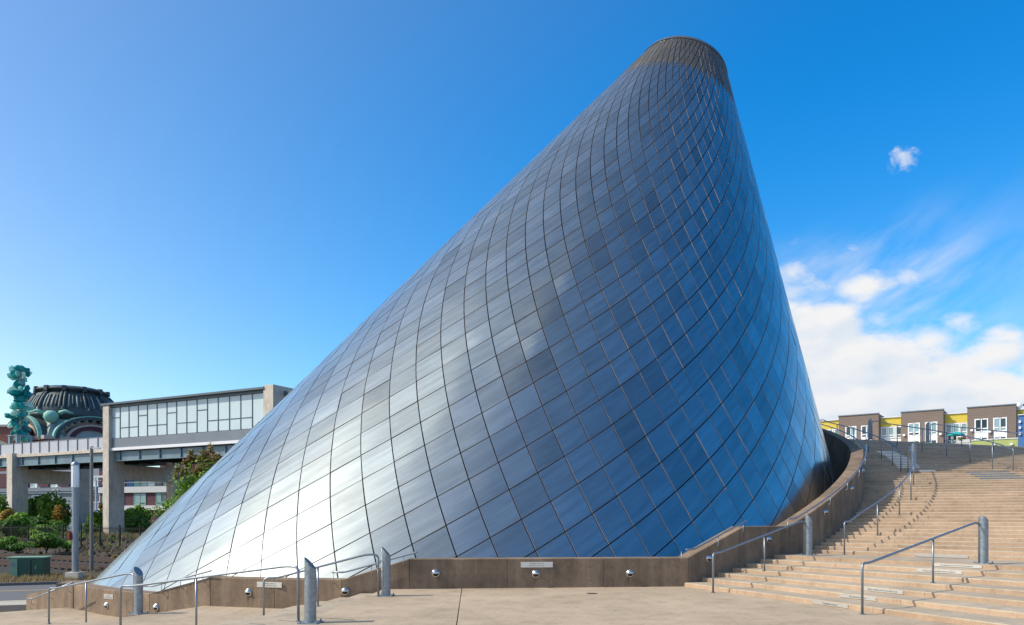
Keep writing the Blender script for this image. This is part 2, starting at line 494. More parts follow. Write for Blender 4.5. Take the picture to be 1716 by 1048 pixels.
def fillet(pts, rad, n=4):
    pts = [Vector(p) for p in pts]
    out = [pts[0]]
    for i in range(1, len(pts) - 1):
        a, b, c = pts[i - 1], pts[i], pts[i + 1]
        d1, d2 = (a - b), (c - b)
        k = min(rad, d1.length * .45, d2.length * .45)
        p, q = b + d1.normalized() * k, b + d2.normalized() * k
        for j in range(n + 1):
            t = j / n
            out.append(p * (1 - t) ** 2 + b * 2 * t * (1 - t) + q * t * t)
    out.append(pts[-1])
    return out
def text_mesh(body, size, mat, parent, origin, ax, up, name='lettering', label=None):
    cu = bpy.data.curves.new('lettering', 'FONT')
    cu.body = body; cu.size = size; cu.align_x = 'CENTER'; cu.align_y = 'CENTER'
    to = bpy.data.objects.new('lettering_source', cu); COL.objects.link(to)
    dg = bpy.context.evaluated_depsgraph_get(); dg.update()
    me = bpy.data.meshes.new_from_object(to.evaluated_get(dg))
    bpy.data.objects.remove(to, do_unlink=True); bpy.data.curves.remove(cu)
    ax = Vector(ax).normalized(); up = Vector(up).normalized(); nz = ax.cross(up)
    org = Vector(origin)
    loc = world_loc(parent)
    for v in me.vertices:
        v.co = org + ax * v.co.x + up * v.co.y + nz * .002 - loc
    me.materials.clear(); me.materials.append(mat)
    o = bpy.data.objects.new(name, me); COL.objects.link(o); o.parent = parent
    return o

# ------------------------------------------------------------------ plan of the stairs that wrap the cone
FX, FY = -2.0, 33.2
def pol(r, deg, z=0.0):
    return Vector((FX + r * math.cos(R(deg)), FY + r * math.sin(R(deg)), z))
def tang(deg): return Vector((-math.sin(R(deg)), math.cos(R(deg)), 0))    # direction of growing angle
def radial(deg): return Vector((math.cos(R(deg)), math.sin(R(deg)), 0))
def lerp_tab(tab, x):
    if x <= tab[0][0]: return tab[0][1]
    for (a, va), (b, vb) in zip(tab, tab[1:]):
        if x <= b: return va + (vb - va) * (x - a) / (b - a)
    return tab[-1][1]
WALL_R = [(-137, 15.3), (-120, 15.2), (-112, 15.1), (-98.3, 14.9), (-92, 14.7), (-65.3, 15.45), (-57.3, 15.25), (-49.7, 15.3), (-40, 15.55), (-30, 15.75), (-20, 15.85), (-12, 16.2), (0, 17.0), (10, 17.6), (20, 18.2), (40, 19.0)]
WALL_Z = [(-137, -.27), (-120, -.27), (-112, .235), (-98.3, .235), (-92, .735), (-65.3, .735), (-57.3, 1.50), (-49.7, 1.50), (-24, 3.96), (-19, 4.28), (-9, 4.28), (20, 6.63), (40, 6.63)]
def wall_r(d): return lerp_tab(WALL_R, d)
def wall_z(d): return lerp_tab(WALL_Z, d)
RISE = 0.1
steps_right = []                                  # (angle of riser, next angle, top z)
ang = -65.6
for k in range(7):
    nxt = ang + 2.2
    steps_right.append((ang, nxt, RISE * (k + 1))); ang = nxt
steps_right[-1] = (steps_right[-1][0], -46.1, .7)
ang = -46.1
for k in range(28):
    nxt = ang + 1.244
    steps_right.append((ang, nxt, .7 + RISE * (k + 1))); ang = nxt
steps_right[-1] = (steps_right[-1][0], -6.6, 3.5)
ang = -6.6
for k in range(24):
    nxt = ang + 1.165
    steps_right.append((ang, nxt, 3.5 + RISE * (k + 1))); ang = nxt
steps_right[-1] = (steps_right[-1][0], 62.0, 5.9)
steps_left = []                                   # going down to the left: (angle where it ends (towards plaza), far angle, top z)
A0 = -94.4
steps_left += [(A0 - 2.0 * k, A0 - 2.0 * (k + 1), -.1 * (k + 1)) for k in range(4)]
steps_left.append((A0 - 8.0, -112.6, -.5))
steps_left += [(-112.6 - 2.2 * k, -112.6 - 2.2 * (k + 1), -.5 - .1 * (k + 1)) for k in range(4)]
steps_left.append((-121.4, -138.5, -1.0))
steps_left += [(-138.5 - 2.2 * k, -138.5 - 2.2 * (k + 1), -1.0 - .1 * (k + 1)) for k in range(4)]
def step_z(deg):
    for a, b, z in steps_right:
        if a <= deg < b: return z
    for a, b, z in steps_left:
        if b <= deg < a: return z
    return 0.0 if -94.4 <= deg < -65.6 else -1.5

# ------------------------------------------------------------------ ground
g = MB(); g.add([(-2500, -2500, -1.52), (2500, -2500, -1.52), (2500, 4000, -1.52), (-2500, 4000, -1.52)], [(0, 1, 2, 3)])
tag(g.build('ground', M['soil'], origin=(0, 0, -1.52)), kind='structure')
# street beside the museum (left), its kerb and verge
UB = Vector((.889, -.457, 0)); NB = Vector((.457, .889, 0))      # bridge / railway direction
def line_pt(base, t, n=0.0, z=0.0): return Vector((base[0], base[1], 0)) + UB * t + NB * n + Vector((0, 0, z))
def px_at(px, y, z):                                             # point on height z seen at photo pixel (px, y)
    d = FPX * (EYE - z) / (y - HORP)
    return Vector(((px - CXP) / FPX * d, d, z))
SD = Vector((.93, .367, 0)); SD.normalize(); SN = Vector((-SD.y, SD.x, 0))  # street direction, away normal
k0 = px_at(0, 982, -1.5)
def strip(name, mat, n0, n1, z, t0=-160, t1=120, kind='structure'):
    b = MB()
    P = [k0 + SD * t0 + SN * n0, k0 + SD * t1 + SN * n0, k0 + SD * t1 + SN * n1, k0 + SD * t0 + SN * n1]
    b.add([(p.x, p.y, z) for p in P], [(0, 1, 2, 3)])
    return tag(b.build(name, mat), kind=kind)
strip('street_pavement', M['pave_grey'], -70, -7.2, -1.512)
strip('road', M['asphalt'], -7.2, 0, -1.508)
strip('road_marking', M['yellow'], -2.95, -2.80, -1.503)
kb = MB()
P = [k0 + SD * -160, k0 + SD * 120, k0 + SD * 120 + SN * .25, k0 + SD * -160 + SN * .25]
kb.prism([(p.x, p.y) for p in P], -1.6, -1.38)
tag(kb.build('kerb', M['asphalt']), kind='structure')
strip('verge', M['soil'], .25, 9, -1.44)

# ------------------------------------------------------------------ plaza: slabs over a base
def sector(r0, r1, a0, a1, z0, z1, mb=None, n=None, rin=None, top_mi=0):
    mb = mb or MB()
    n = n or max(1, int(abs(a1 - a0) / 3) + 1)
    A = [a0 + (a1 - a0) * i / n for i in range(n + 1)]
    inner = [pol(rin(a) if rin else r0, a) for a in A]
    outer = [pol(r1, a) for a in A]
    poly = [(p.x, p.y) for p in outer] + [(p.x, p.y) for p in reversed(inner)]
    if a1 < a0: poly.reverse()
    N = len(poly)
    vs = [(x, y, z0) for x, y in poly] + [(x, y, z1) for x, y in poly]
    fs = [(i, (i + 1) % N, N + (i + 1) % N, N + i) for i in range(N)]
    m = n + 1
    idx = (lambda i: i) if a1 >= a0 else (lambda i: N - 1 - i)
    tops = []
    for i in range(n):
        q = [idx(i), idx(i + 1), idx(2 * m - 2 - i), idx(2 * m - 1 - i)]
        if a1 < a0: q.reverse()
        tops.append(len(fs)); fs.append(tuple(N + k for k in q)); fs.append(tuple(reversed(q)))
    f0_ = len(mb.f); mb.add(vs, fs)
    for k in tops: mb.mi[f0_ + k] = top_mi
    return mb
plaza = sector(14.4, 60, -94.35, -65.5, -1.5, -.03).build('plaza', M['soil'], origin=(0, 12, -1.5))
tag(plaza, kind='structure')
bays = [-94.4, -87.0, -80.0, -73.0, -65.5]
rows = [14.5, 16.35, 22.6, 29.0, 36.0, 46.0, 60.0]
for i in range(4):
    for j in range(6):
        e = .010
        a0 = bays[i] + math.degrees(e / rows[j + 1]) * (i > 0); a1 = bays[i + 1] - math.degrees(e / rows[j + 1]) * (i < 3)
        sector(rows[j] + e * (j > 0), rows[j + 1], a0, a1, -.05, 0.0, n=4).build('paving_slab', M['paving'], plaza)

def nose_step(ri0, ri1, ro, a0, a1, z, ch=.022):
    b = MB(); tv = tang(a0); zb_ = z - RISE - .03
    fi, fo, bo, bi = pol(ri0, a0), pol(ro, a0), pol(ro, a1), pol(ri1, a1)
    ci, co = fi + tv * ch, fo + tv * ch
    h = lambda p, zz: (p.x, p.y, zz)
    V = [h(fi, zb_), h(fo, zb_), h(bo, zb_), h(bi, zb_), h(fi, z - ch * .8), h(fo, z - ch * .8), h(ci, z), h(co, z), h(bo, z), h(bi, z)]
    b.add(V, [(0, 1, 5, 4), (1, 2, 8, 7, 5), (2, 3, 9, 8), (3, 0, 4, 6, 9), (3, 2, 1, 0)])
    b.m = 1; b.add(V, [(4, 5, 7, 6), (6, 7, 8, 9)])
    return b
stair = sector(15.0, 44, -65.0, 20.5, -1.5, -.06, rin=lambda a: wall_r(a) - .2).build('staircase', M['soil'], origin=(10, 20, -1.5))
tag(stair, kind='structure')
for k, (a0, a1, z) in enumerate(steps_right):
    joints = [None, 17.2 + .25 * (k % 2), 20.9, 24.7, 29.5, 44.0 if z < 5.8 else 60.0]
    dshift = max(0.0, wall_r(a0) - 15.3)
    prev = lambda a: wall_r(a) - .12
    for q in range(len(joints) - 1):
        r1 = joints[q + 1] + dshift
        r0 = None if q == 0 else joints[q] + dshift + .006
        if a1 - a0 < 3:
            ri0, ri1 = (prev(a0), prev(a1)) if q == 0 else (r0, r0)
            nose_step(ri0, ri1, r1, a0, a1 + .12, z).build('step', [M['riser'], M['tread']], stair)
            continue
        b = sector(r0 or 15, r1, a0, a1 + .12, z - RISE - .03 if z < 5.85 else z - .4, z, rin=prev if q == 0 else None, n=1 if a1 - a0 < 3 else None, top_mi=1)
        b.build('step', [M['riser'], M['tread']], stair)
# mass under the treads so that nothing shows through from the side
um = MB()
for k, (a0, a1, z) in enumerate(steps_right):
    if k % 2 == 0 and z < 5.8: sector(16.2, 43.7, a0 + .2, a1, -1.45, z - RISE - .02, um, n=1, rin=lambda a: wall_r(a) - .05)
um.build('stair_core', M['riser'], stair)

lower = sector(14.6, 44, -161, -94.5, -1.5, -1.47).build('lower_terrace', M['soil'], origin=(-8, 18, -1.5))
tag(lower, kind='structure')
for k, (a1, a0, z) in enumerate(steps_left):
    flat = abs(a1 - a0) > 5
    js = [14.6, 16.4, 20.4, 25, 31, 38] if flat else [14.6, 17.2, 20.9, 25, 31, 38]
    for q in range(5):
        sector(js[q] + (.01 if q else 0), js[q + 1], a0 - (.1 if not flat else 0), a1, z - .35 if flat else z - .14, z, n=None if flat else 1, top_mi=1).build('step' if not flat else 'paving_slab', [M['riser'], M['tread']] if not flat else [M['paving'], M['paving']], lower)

# ------------------------------------------------------------------ retaining wall round the cone
wallroot = empty('retaining_wall', pol(15, -80, -1.5), 'long tan concrete retaining wall curving round the foot of the steel cone and up the stairs', 'wall')
SEGS = []
def wall_piece(a0, a1, n=1, gap=.008, z_lo=None):
    b = MB()
    A = [a0 + (a1 - a0) * i / n for i in range(n + 1)]
    SEGS.extend(zip(A, A[1:]))
    th = .42
    O = []; I = []; Z = []
    for a in A:
        O.append(pol(wall_r(a), a)); I.append(pol(wall_r(a) - th, a)); Z.append(wall_z(a))
    # pull the ends in by the joint gap
    def shrink(L):
        d0 = (L[1] - L[0]).normalized(); d1 = (L[-1] - L[-2]).normalized()
        L[0] = L[0] + d0 * gap; L[-1] = L[-1] - d1 * gap
    shrink(O); shrink(I)
    base = len(A)
    ch = .018                                                     # small arris chamfer on the outer top edge
    prof = lambda o, i, z: [(o.x, o.y, -1.7), (o.x, o.y, z - ch), tuple((o + (i - o).normalized() * ch) + Vector((0, 0, z))), (i.x, i.y, z), (i.x, i.y, -1.7)]
    vs = []
    for o, i, z in zip(O, I, Z): vs += prof(o, i, z)
    fs = []
    for k in range(n):
        for j in range(4):
            fs.append((k * 5 + j, (k + 1) * 5 + j, (k + 1) * 5 + j + 1, k * 5 + j + 1))
    fs.append((4, 3, 2, 1, 0)); e = n * 5; fs.append((e, e + 1, e + 2, e + 3, e + 4))
    b.add(vs, fs)
    return b.build('wall_panel', M['wall'], wallroot)
for a0, a1, n in [(-137, -128.5, 1), (-128.5, -120, 1), (-120, -112, 1), (-112, -105, 1), (-105, -98.3, 1), (-98.3, -92, 1)]: wall_piece(a0, a1, n)
# the long straight front: points along the chord, not the arc
c0, c1 = pol(14.7, -92), pol(15.45, -65.3)
chord = []
for t in (0, .345, .69, 1):
    p = c0.lerp(c1, t)
    chord.append((math.degrees(math.atan2(p.y - FY, p.x - FX)), math.hypot(p.x - FX, p.y - FY)))
for a, r in chord[1:-1]: WALL_R.append((a, r))
WALL_R.sort()
for (a0, _), (a1, _) in zip(chord, chord[1:]): wall_piece(a0, a1, 1, .004)
for a0, a1, n in [(-65.3, -57.3, 1), (-57.3, -49.7, 1), (-49.7, -41, 4), (-41, -32, 5), (-32, -24, 4), (-24, -19, 3), (-19, -9, 5), (-9, 1, 5), (1, 11, 5), (11, 20, 5), (20, 40, 8)]: wall_piece(a0, a1, n)
# tie-bolt holes on the wall faces
th = MB()
def face_pt(deg, h, out=.003):
    """point on the outer face of the wall, h below its top, and the face frame"""
    for a, b in SEGS:
        if a <= deg <= b: break
    else: a, b = (SEGS[0] if deg < SEGS[0][0] else SEGS[-1])
    pa, pb = pol(wall_r(a), a), pol(wall_r(b), b)
    # intersect ray from F with chord
    d = radial(deg); e = pb - pa; f0 = Vector((FX, FY, 0))
    den = d.x * e.y - d.y * e.x
    t = ((pa.x - f0.x) * e.y - (pa.y - f0.y) * e.x) / den
    p = f0 + d * t; ax = e.normalized(); nrm = Vector((ax.y, -ax.x, 0))
    return Vector((p.x, p.y, wall_z(deg) - h)) + nrm * out, ax, nrm
a = -136.0
while a < -20:
    for h in (.24, .56):
        p, ax, nrm = face_pt(a, h + (.02 if random.random() < .3 else 0), .002)
        up = Vector((0, 0, 1))
        th.add([p + (ax * math.cos(q * math.pi / 4) + up * math.sin(q * math.pi / 4)) * .013 for q in range(8)], [tuple(range(8))])
    a += 2.05
tag(th.build('tie_hole', M['ink'], wallroot), kind='stuff')
# low end walls at the street (far left)
b = MB()
e0, e1 = px_at(44, 1034, -1.5), pol(15.3, -137, -1.5)
inn = Vector((.55, .83, 0)) * .42
b.prism([(e0.x, e0.y), (e1.x - .02, e1.y - .01), (e1.x + inn.x, e1.y + inn.y), (e0.x + inn.x, e0.y + inn.y)], -1.7, [-.77, -.29, -.29, -.77])
b.build('wall_panel', M['wall'], wallroot)
pl = empty('planter_wall', (-16, 28, -1.5), 'low stepped concrete end wall beside the street at the far left foot of the cone', 'wall')
w0 = px_at(94, 992, -.92)
b = MB(); b.prism([(w0.x, w0.y), (w0.x + 4.5, w0.y + .4), (w0.x + 4.3, w0.y + 1.6), (w0.x - .3, w0.y + 1.2)], -1.6, -.62)
b.build('wall_panel', M['wall'], pl)
b = MB(); b.prism([(w0.x + .4, w0.y + 2.0), (w0.x + 5.0, w0.y + 2.4), (w0.x + 4.7, w0.y + 2.9), (w0.x + .1, w0.y + 2.5)], -1.6, [-.55, -.3, -.3, -.55])
b.build('wall_panel', M['wall'], pl)

# ------------------------------------------------------------------ the tilted steel cone
APEX = np.array([10.1545, 39.6, 27.3337 + EYE])
AXD = np.array([-.30085, -.178665, -1.0]); AXD /= np.linalg.norm(AXD)
CU = np.cross(AXD, [0, 1, 0]); CU /= np.linalg.norm(CU)
CV = np.cross(AXD, CU)
if CV[1] > 0: CV = -CV
TANA = math.tan(.422576); TH0 = -.319455; S0 = 34.24078; DS = .7506122; DELTA = math.pi / 75
L_RIM, L_DULL = 38.85, 35
def cone_pt(L, th, off=0.0):
    s = S0 - DS * L
    rad = np.sin(th) * CU + np.cos(th) * CV
    n = np.cos(.422576) * rad - np.sin(.422576) * AXD
    return APEX + s * AXD + s * TANA * rad + n * off
def cone_nrm(th):
    rad = np.sin(th) * CU + np.cos(th) * CV
    return np.cos(.422576) * rad - np.sin(.422576) * AXD
cone = empty('tilted_cone_building', (1.4, 34.4, -1.5), 'tall leaning cone tower clad in diamond shaped stainless steel panels', 'tower')
# dark weatherproof shell under the panels
b = MB()
Ls = np.linspace(-10, 38.4, 40); ths = np.linspace(0, 2 * np.pi, 151)[:-1]
vs = []
for L in Ls:
    for t in ths:
        p = cone_pt(L, t, -.05); vs.append(p)
fs = []
for i in range(len(Ls) - 1):
    for j in range(150):
        a = i * 150 + j; c = i * 150 + (j + 1) % 150
        fs.append((a, a + 150, c + 150, c))
b.add(vs, fs, True)
b.build('shell', M['shell'], cone)
# rim ring at the cut top
b = MB()
for k in range(150):
    t0, t1 = ths[k], ths[(k + 1) % 150] if k < 149 else 2 * np.pi
    q = [cone_pt(L_RIM, t0, .03), cone_pt(L_RIM, t1, .03), cone_pt(L_RIM, t1, -.25), cone_pt(L_RIM, t0, -.25), cone_pt(L_RIM + .25, t0, .03), cone_pt(L_RIM + .25, t1, .03), cone_pt(L_RIM + .25, t1, -.25), cone_pt(L_RIM + .25, t0, -.25)]
    b.add(q, [(0, 1, 5, 4), (4, 5, 6, 7), (3, 2, 1, 0), (7, 6, 2, 3)])
b.build('rim', M['mullion'], cone)
def panel_geo(L, m, inset=.033, thick=.052):
    """diamond centred on level L and half-step column m: 3x3 skin with returned edges"""
    th = TH0 + DELTA * m
    # corners in (theta, L): bottom, right, top, left
    C = np.array([[0, -1.0], [1, 0], [0, 1], [-1, 0]])
    s = S0 - DS * L
    w = s * TANA * DELTA; h = DS / math.cos(.422576)
    r_tilt = rng.normal(0, .0055, 2); bul = rng.normal(.0, .006); lift = rng.normal(0, .0025)
    side = math.hypot(w, h); k = 1 - inset * side / (2 * w * h) * 1.0 * 2 / 2
    k = 1 - inset * math.hypot(w, h) / (2 * w * h)
    n = 3
    top = []; uv = []
    for i in range(n + 1):
        for j in range(n + 1):
            u, v = i / n, j / n
            # bilinear: bottom->right is u, bottom->left is v
            q = (C[0] * (1 - u) * (1 - v) + C[1] * u * (1 - v) + C[2] * u * v + C[3] * (1 - u) * v) * k
            q2 = [q[0], q[1]]
            Lp = L + q2[1]; tp = th + q2[0] * DELTA
            off = q[0] * w * r_tilt[0] + q[1] * h * r_tilt[1] + bul * (1 - (2 * u - 1) ** 2) * (1 - (2 * v - 1) ** 2) * .6 + lift
            if Lp > L_RIM - .05: Lp = L_RIM - .05
            top.append((Lp, tp, off))
            uv.append((u + m * .37 + (L * .731) % 7, v + (m * .618) % 5 + L * .29))
    return top, uv, n
def panel_mesh(mb, L, m, tone):
    top, uv, n = panel_geo(L, m)
    vs = [cone_pt(a, t, o) for a, t, o in top]
    N = n + 1
    fs = [(i * N + j, (i + 1) * N + j, (i + 1) * N + j + 1, i * N + j + 1) for i in range(n) for j in range(n)]
    mb.m = 0
    mb.add(vs, fs, True)
    mb.uv += uv
    nf = len(fs)
    # returned edges, own vertices so that they keep a sharp arris
    ring = [(i, 0) for i in range(N)] + [(n, j) for j in range(1, N)] + [(i, n) for i in range(n - 1, -1, -1)] + [(0, j) for j in range(n - 1, 0, -1)]
    rv = [vs[i * N + j] for i, j in ring]
    lo = [cone_pt(top[i * N + j][0], top[i * N + j][1], top[i * N + j][2] - .052) for i, j in ring]
    K = len(ring)
    mb.m = 1
    mb.add(rv + lo, [(i, K + i, K + (i + 1) % K, (i + 1) % K) for i in range(K)], False)
    mb.uv += [uv[i * N + j] for i, j in ring] * 2
    mb.tone += [tone] * (nf + K)
panels = []
camp = np.array([0, 0, EYE])
for L in range(-9, 40):
    for m in range(-75, 75):
        if (m + L) % 2 == 0: continue
        th = TH0 + DELTA * m
        zt = max(cone_pt(L + 1, th)[2], cone_pt(L, th + DELTA)[2])
        if zt < -1.55: continue
        p = cone_pt(L, th); v = camp - p; dist = np.linalg.norm(v)
        fac = float(cone_nrm(th) @ (v / dist))
        s = S0 - DS * L
        area = s * TANA * DELTA * DS * 2 * max(fac, 0) / dist ** 2
        if p[2] < wall_z(math.degrees(math.atan2(p[1] - FY, p[0] - FX))) - .35: area *= .02
        panels.append((area, L, m))
panels.sort(reverse=True)
tones = {}
def tone_of():
    t = rng.normal(.62, .2)
    if rng.random() < .05: t -= .45
    return float(min(1, max(0, t)))
field = MB(); field.tone = []; field.uv = []
dull = MB(); dull.tone = []; dull.uv = []
count = 0
for area, L, m in panels:
    t = tone_of()
    if L >= L_DULL + 1:
        panel_mesh(dull, L, m, t); continue
    if count < 300 and area > 0:
        pb = MB(); pb.tone = []; pb.uv = []
        panel_mesh(pb, L, m, t)
        pb.build('panel', [M['panel'], M['seam']], cone); count += 1
    else: panel_mesh(field, L, m, t)
tag(field.build('panel_field', [M['panel'], M['seam']], cone), 'many smaller diamond steel panels on the rest of the cone', kind='stuff')
tag(dull.build('blasted_panel', [M['mesh_panel'], M['seam']], cone), 'dull grey diamond panels round the top of the cone', kind='stuff')

# ------------------------------------------------------------------ bollards
def make_bollard():
    r = empty('bollard', (0, 0, 0))
    b = MB(); n = 20; R0 = .098; H = 1.10; drop = .21
    vs = [(R0 * math.cos(2 * math.pi * k / n), R0 * math.sin(2 * math.pi * k / n), .018) for k in range(n)]
    tp = [(x, y, H - drop * (x + R0) / (2 * R0)) for x, y, _ in vs]
    ti = [(x * .88, y * .88, H - drop * (x * .88 + R0) / (2 * R0) + .0) for x, y, _ in vs]
    tb = [(x * .88, y * .88, H - drop - .02) for x, y, _ in vs]
    b.add(vs + tp, [(k, (k + 1) % n, n + (k + 1) % n, n + k) for k in range(n)], True)
    b.add(tp + ti, [(k, (k + 1) % n, n + (k + 1) % n, n + k) for k in range(n)], False)
    b.add([(x, y, z - .004) for x, y, z in ti], [tuple(range(n))], False)
    b.build('post', M['galv'], r)
    b = MB(); b.box((0, 0, .009), (.34, .34, .018)); b.build('base_plate', M['galv'], r)
    for i in (-1, 1):
        for j in (-1, 1):
            b = MB(); b.lathe((i * .135, j * .135, .018), [(.018, 0), (.018, .022), (.010, .022), (.010, .04), (0, .04)], 8, False); b.build('bolt', M['galv'], r)
    return r
boll0 = make_bollard()
first_b = [True]
def bollard(p, deg, label):
    o = boll0 if first_b[0] else copy_tree(boll0)
    first_b[0] = False
    o.location = p; o.rotation_euler = (0, 0, R(deg + 90))
    return tag(o, label, 'bollard', 'slant cut steel bollards at the heads of the stair rails')
def pxz(px, y, z): return px_at(px, y, z)
bollard(pxz(520, 1044, 0), -94, 'galvanised slant-topped bollard nearest the camera, beside the upper end of the longest foreground handrail')
bollard(pxz(647, 999, 0), -93, 'galvanised bollard at the plaza edge against the left end of the straight dark wall')
bollard(pxz(232, 1029, -.5), -113, 'galvanised bollard on the lower left terrace in front of the brightly sunlit cone foot')
bollard(pxz(1355, 931, .7), -50, 'bollard on the first landing where the lower stair rail meets the curved wall')
bollard(pxz(1648, 945, .7), -52, 'largest bollard on the right-hand stairs, at the top of the near right handrail')
bollard(pol(18.0, -12.2, 3.5), -12, 'bollard high on the stairs standing at the edge of the shade')
bollard(pol(22.6, 19.6, 5.9), 20, 'dark bollard against the sky-lit brown apartments, left one of the two at the stair top')
bollard(pol(26.7, 19.6, 5.9), 20, 'dark bollard at the stair top, right one of the two in front of the apartments')
bollard(Vector((-15.3, 19.6, -1.0)), -133, 'unseen bollard added beyond the left edge of the view to throw a shadow on the lower terrace')  # unseen caster added for the shadow across the lower terrace

# ------------------------------------------------------------------ free-standing stair handrails
RH = .93
def stair_rail(label, path, posts, end_post=True, start_post=True, flat=.28, rad=.11, dark=False):
    """path: list of (r, deg, z ground) from bottom to top; posts: angles with r of inner posts"""
    b0 = pol(*path[0][:2], path[0][2])
    root = empty('stair_handrail', b0, label, 'handrail', 'pipe handrails on the outdoor stairs')
    P = [pol(r, d, z + RH) for r, d, z in path]
    d0 = (P[1] - P[0]); d0.z = 0; d0.normalize()
    d1 = (P[-1] - P[-2]); d1.z = 0; d1.normalize()
    pts = []
    if start_post: pts += [b0 + Vector((0, 0, .0))]
    pts += [P[0], P[0] + d0 * flat] + P[1:-1] + [P[-1] - d1 * flat, P[-1]]
    if end_post: pts += [Vector((P[-1].x, P[-1].y, path[-1][2]))]
    m = MB(); m.tube(fillet(pts, rad), .024, 8); m.build('rail', M['rail'], root)
    for r, d, zr in posts:
        p = pol(r, d); z0 = step_z(d)
        m = MB(); m.tube([(p.x, p.y, z0), (p.x, p.y, zr - .02)], .021, 8); m.build('post', M['rail'], root)
        m = MB(); m.lathe((p.x, p.y, z0), [(.055, 0), (.055, .012), (.02, .012)], 12, False); m.build('base_plate', M['rail'], root)
    for p, on in ((b0, start_post), (Vector((P[-1].x, P[-1].y, path[-1][2])), end_post)):
        if on:
            m = MB(); m.lathe(p, [(.055, 0), (.055, .012), (.02, .012)], 12, False); m.build('base_plate', M['rail'], root)
    return root
def topol(v):
    return math.hypot(v.x - FX, v.y - FY), math.degrees(math.atan2(v.y - FY, v.x - FX)), v.z
def straight_rail(label, pb, pt, mids):
    rb, rt = topol(pb), topol(pt)
    d = (pt - pb); dh = Vector((d.x, d.y, 0)); Ltot = dh.length; fl = .28
    posts = []
    for t in mids:
        q = pb + d * t
        tt = min(1, max(0, (t * Ltot - fl) / (Ltot - 2 * fl)))
        rr, dd, _ = topol(q)
        posts.append((rr, dd, pb.z + (pt.z - pb.z) * tt + RH))
    return stair_rail(label, [rb, rt], posts)
straight_rail('long foreground handrail rising from the left to the nearest bollard', pxz(202, 1062, -.5) , pxz(500, 1042, 0), [.46])
straight_rail('handrail rising to the bollard by the left end of the straight dark wall', pxz(442, 1040, -.5), pxz(634, 1000, 0), [.47])
straight_rail('handrail on the lowest left stairs ending at the lower terrace bollard', pxz(82, 1046, -1.0), pxz(225, 1029, -.5), [.46])
straight_rail('handrail on the first right flight beginning at the foot of the stairs beside the wall', pxz(1195, 994, 0), pxz(1348, 931, .7), [.52])
straight_rail('near right handrail climbing to the largest stair bollard', pxz(1445, 1030, 0), pxz(1641, 945, .7), [.55])
def curved_rail(label, r0, r1, a0, a1, z0, z1, npost, ncurve=10):
    path = []; posts = []
    for i in range(ncurve + 1):
        t = i / ncurve
        path.append((r0 + (r1 - r0) * t, a0 + (a1 - a0) * t, z0 + (z1 - z0) * t))
    for i in range(1, npost + 1):
        t = i / (npost + 1)
        posts.append((r0 + (r1 - r0) * t, a0 + (a1 - a0) * t, z0 + (z1 - z0) * t + RH))
    return stair_rail(label, path, posts)
p0 = topol(pxz(1415, 930, .7))
curved_rail('curved handrail on the sunlit long flight ending at the high bollard', p0[0], 17.75, p0[1], -13.0, .7, 3.5, 4)
curved_rail('blue-looking handrail nearest the wall on the shaded top flight', 18.0, 19.5, -7.6, 20.5, 3.5, 5.9, 5)
curved_rail('handrail crossing the middle of the shaded top flight in front of the apartments', 21.9, 22.5, -9.5, 19.0, 3.5, 5.9, 5)
curved_rail('far right handrail on the shaded top flight in front of the green wall', 25.9, 26.6, -8.5, 19.0, 3.5, 5.9, 5)

# ------------------------------------------------------------------ wall-mounted handrails
def wall_rail(label, angs, brackets, out=.09, up=.16, ext=.30):
    P = []
    for a in angs:
        p, ax, nrm = face_pt(a, -up, out); P.append(p)
    _, ax0, _ = face_pt(angs[0], 0); _, ax1, _ = face_pt(angs[-1], 0)
    pts = [P[0] - ax0 * ext] + P + [P[-1] + (P[-1] - P[-2]).normalized() * .05]
    root = empty('wall_handrail', P[0] - Vector((0, 0, .3)), label, 'handrail', 'handrails bracketed to the retaining wall')
    m = MB(); m.tube(fillet(pts, .08), .022, 8); m.build('rail', M['rail'], root)
    for a in brackets:
        p, ax, nrm = face_pt(a, -up, out); q, _, _ = face_pt(a, .10, 0)
        m = MB(); m.tube(fillet([p, q + nrm * out, q], .05), .009, 6); m.build('bracket', M['rail'], root)
    return root
wall_rail('handrail on the wall left of the front bollard, along the middle left stairs', [-119.3, -111.8], [-118, -115.5, -112.6])
wall_rail('handrail on the wall beside the plaza edge stairs, rising to the straight dark wall', [-98.0, -91.4], [-99, -95.5, -92.5])
wall_rail('handrail on the wall at the foot of the right-hand stairs', [-64.8, -57.4], [-66.0, -61.5, -57.8])
wall_rail('long curved handrail following the wall up the sunlit flight', [-49.2 + i * (29.2 / 14) for i in range(15)], [-50.5, -47, -42, -37, -32, -27, -22])
wall_rail('handrail following the shaded top of the curved wall behind the cone', [-8.5 + i * 2.5 for i in range(12)], [-9, -4, 1, 6, 11])
# far left end wall rail
b0 = px_at(47, 1003, -.80); b1 = px_at(122, 976, -.10)
rr = empty('wall_handrail', b0, 'short handrail on the low end wall at the far left', 'handrail', 'handrails bracketed to the retaining wall')
m = MB(); m.tube(fillet([b0, b0 + (b1 - b0) * .1 - Vector((0, 0, (b1 - b0).z * .1)), b1], .08), .022, 8); m.build('rail', M['rail'], rr)
for t in (.08, .5, .9):
    q = b0.lerp(b1, t)
    m = MB(); m.tube([q, q - Vector((0, 0, .2)), q + Vector((.09, .03, -.26))], .009, 6); m.build('bracket', M['rail'], rr)

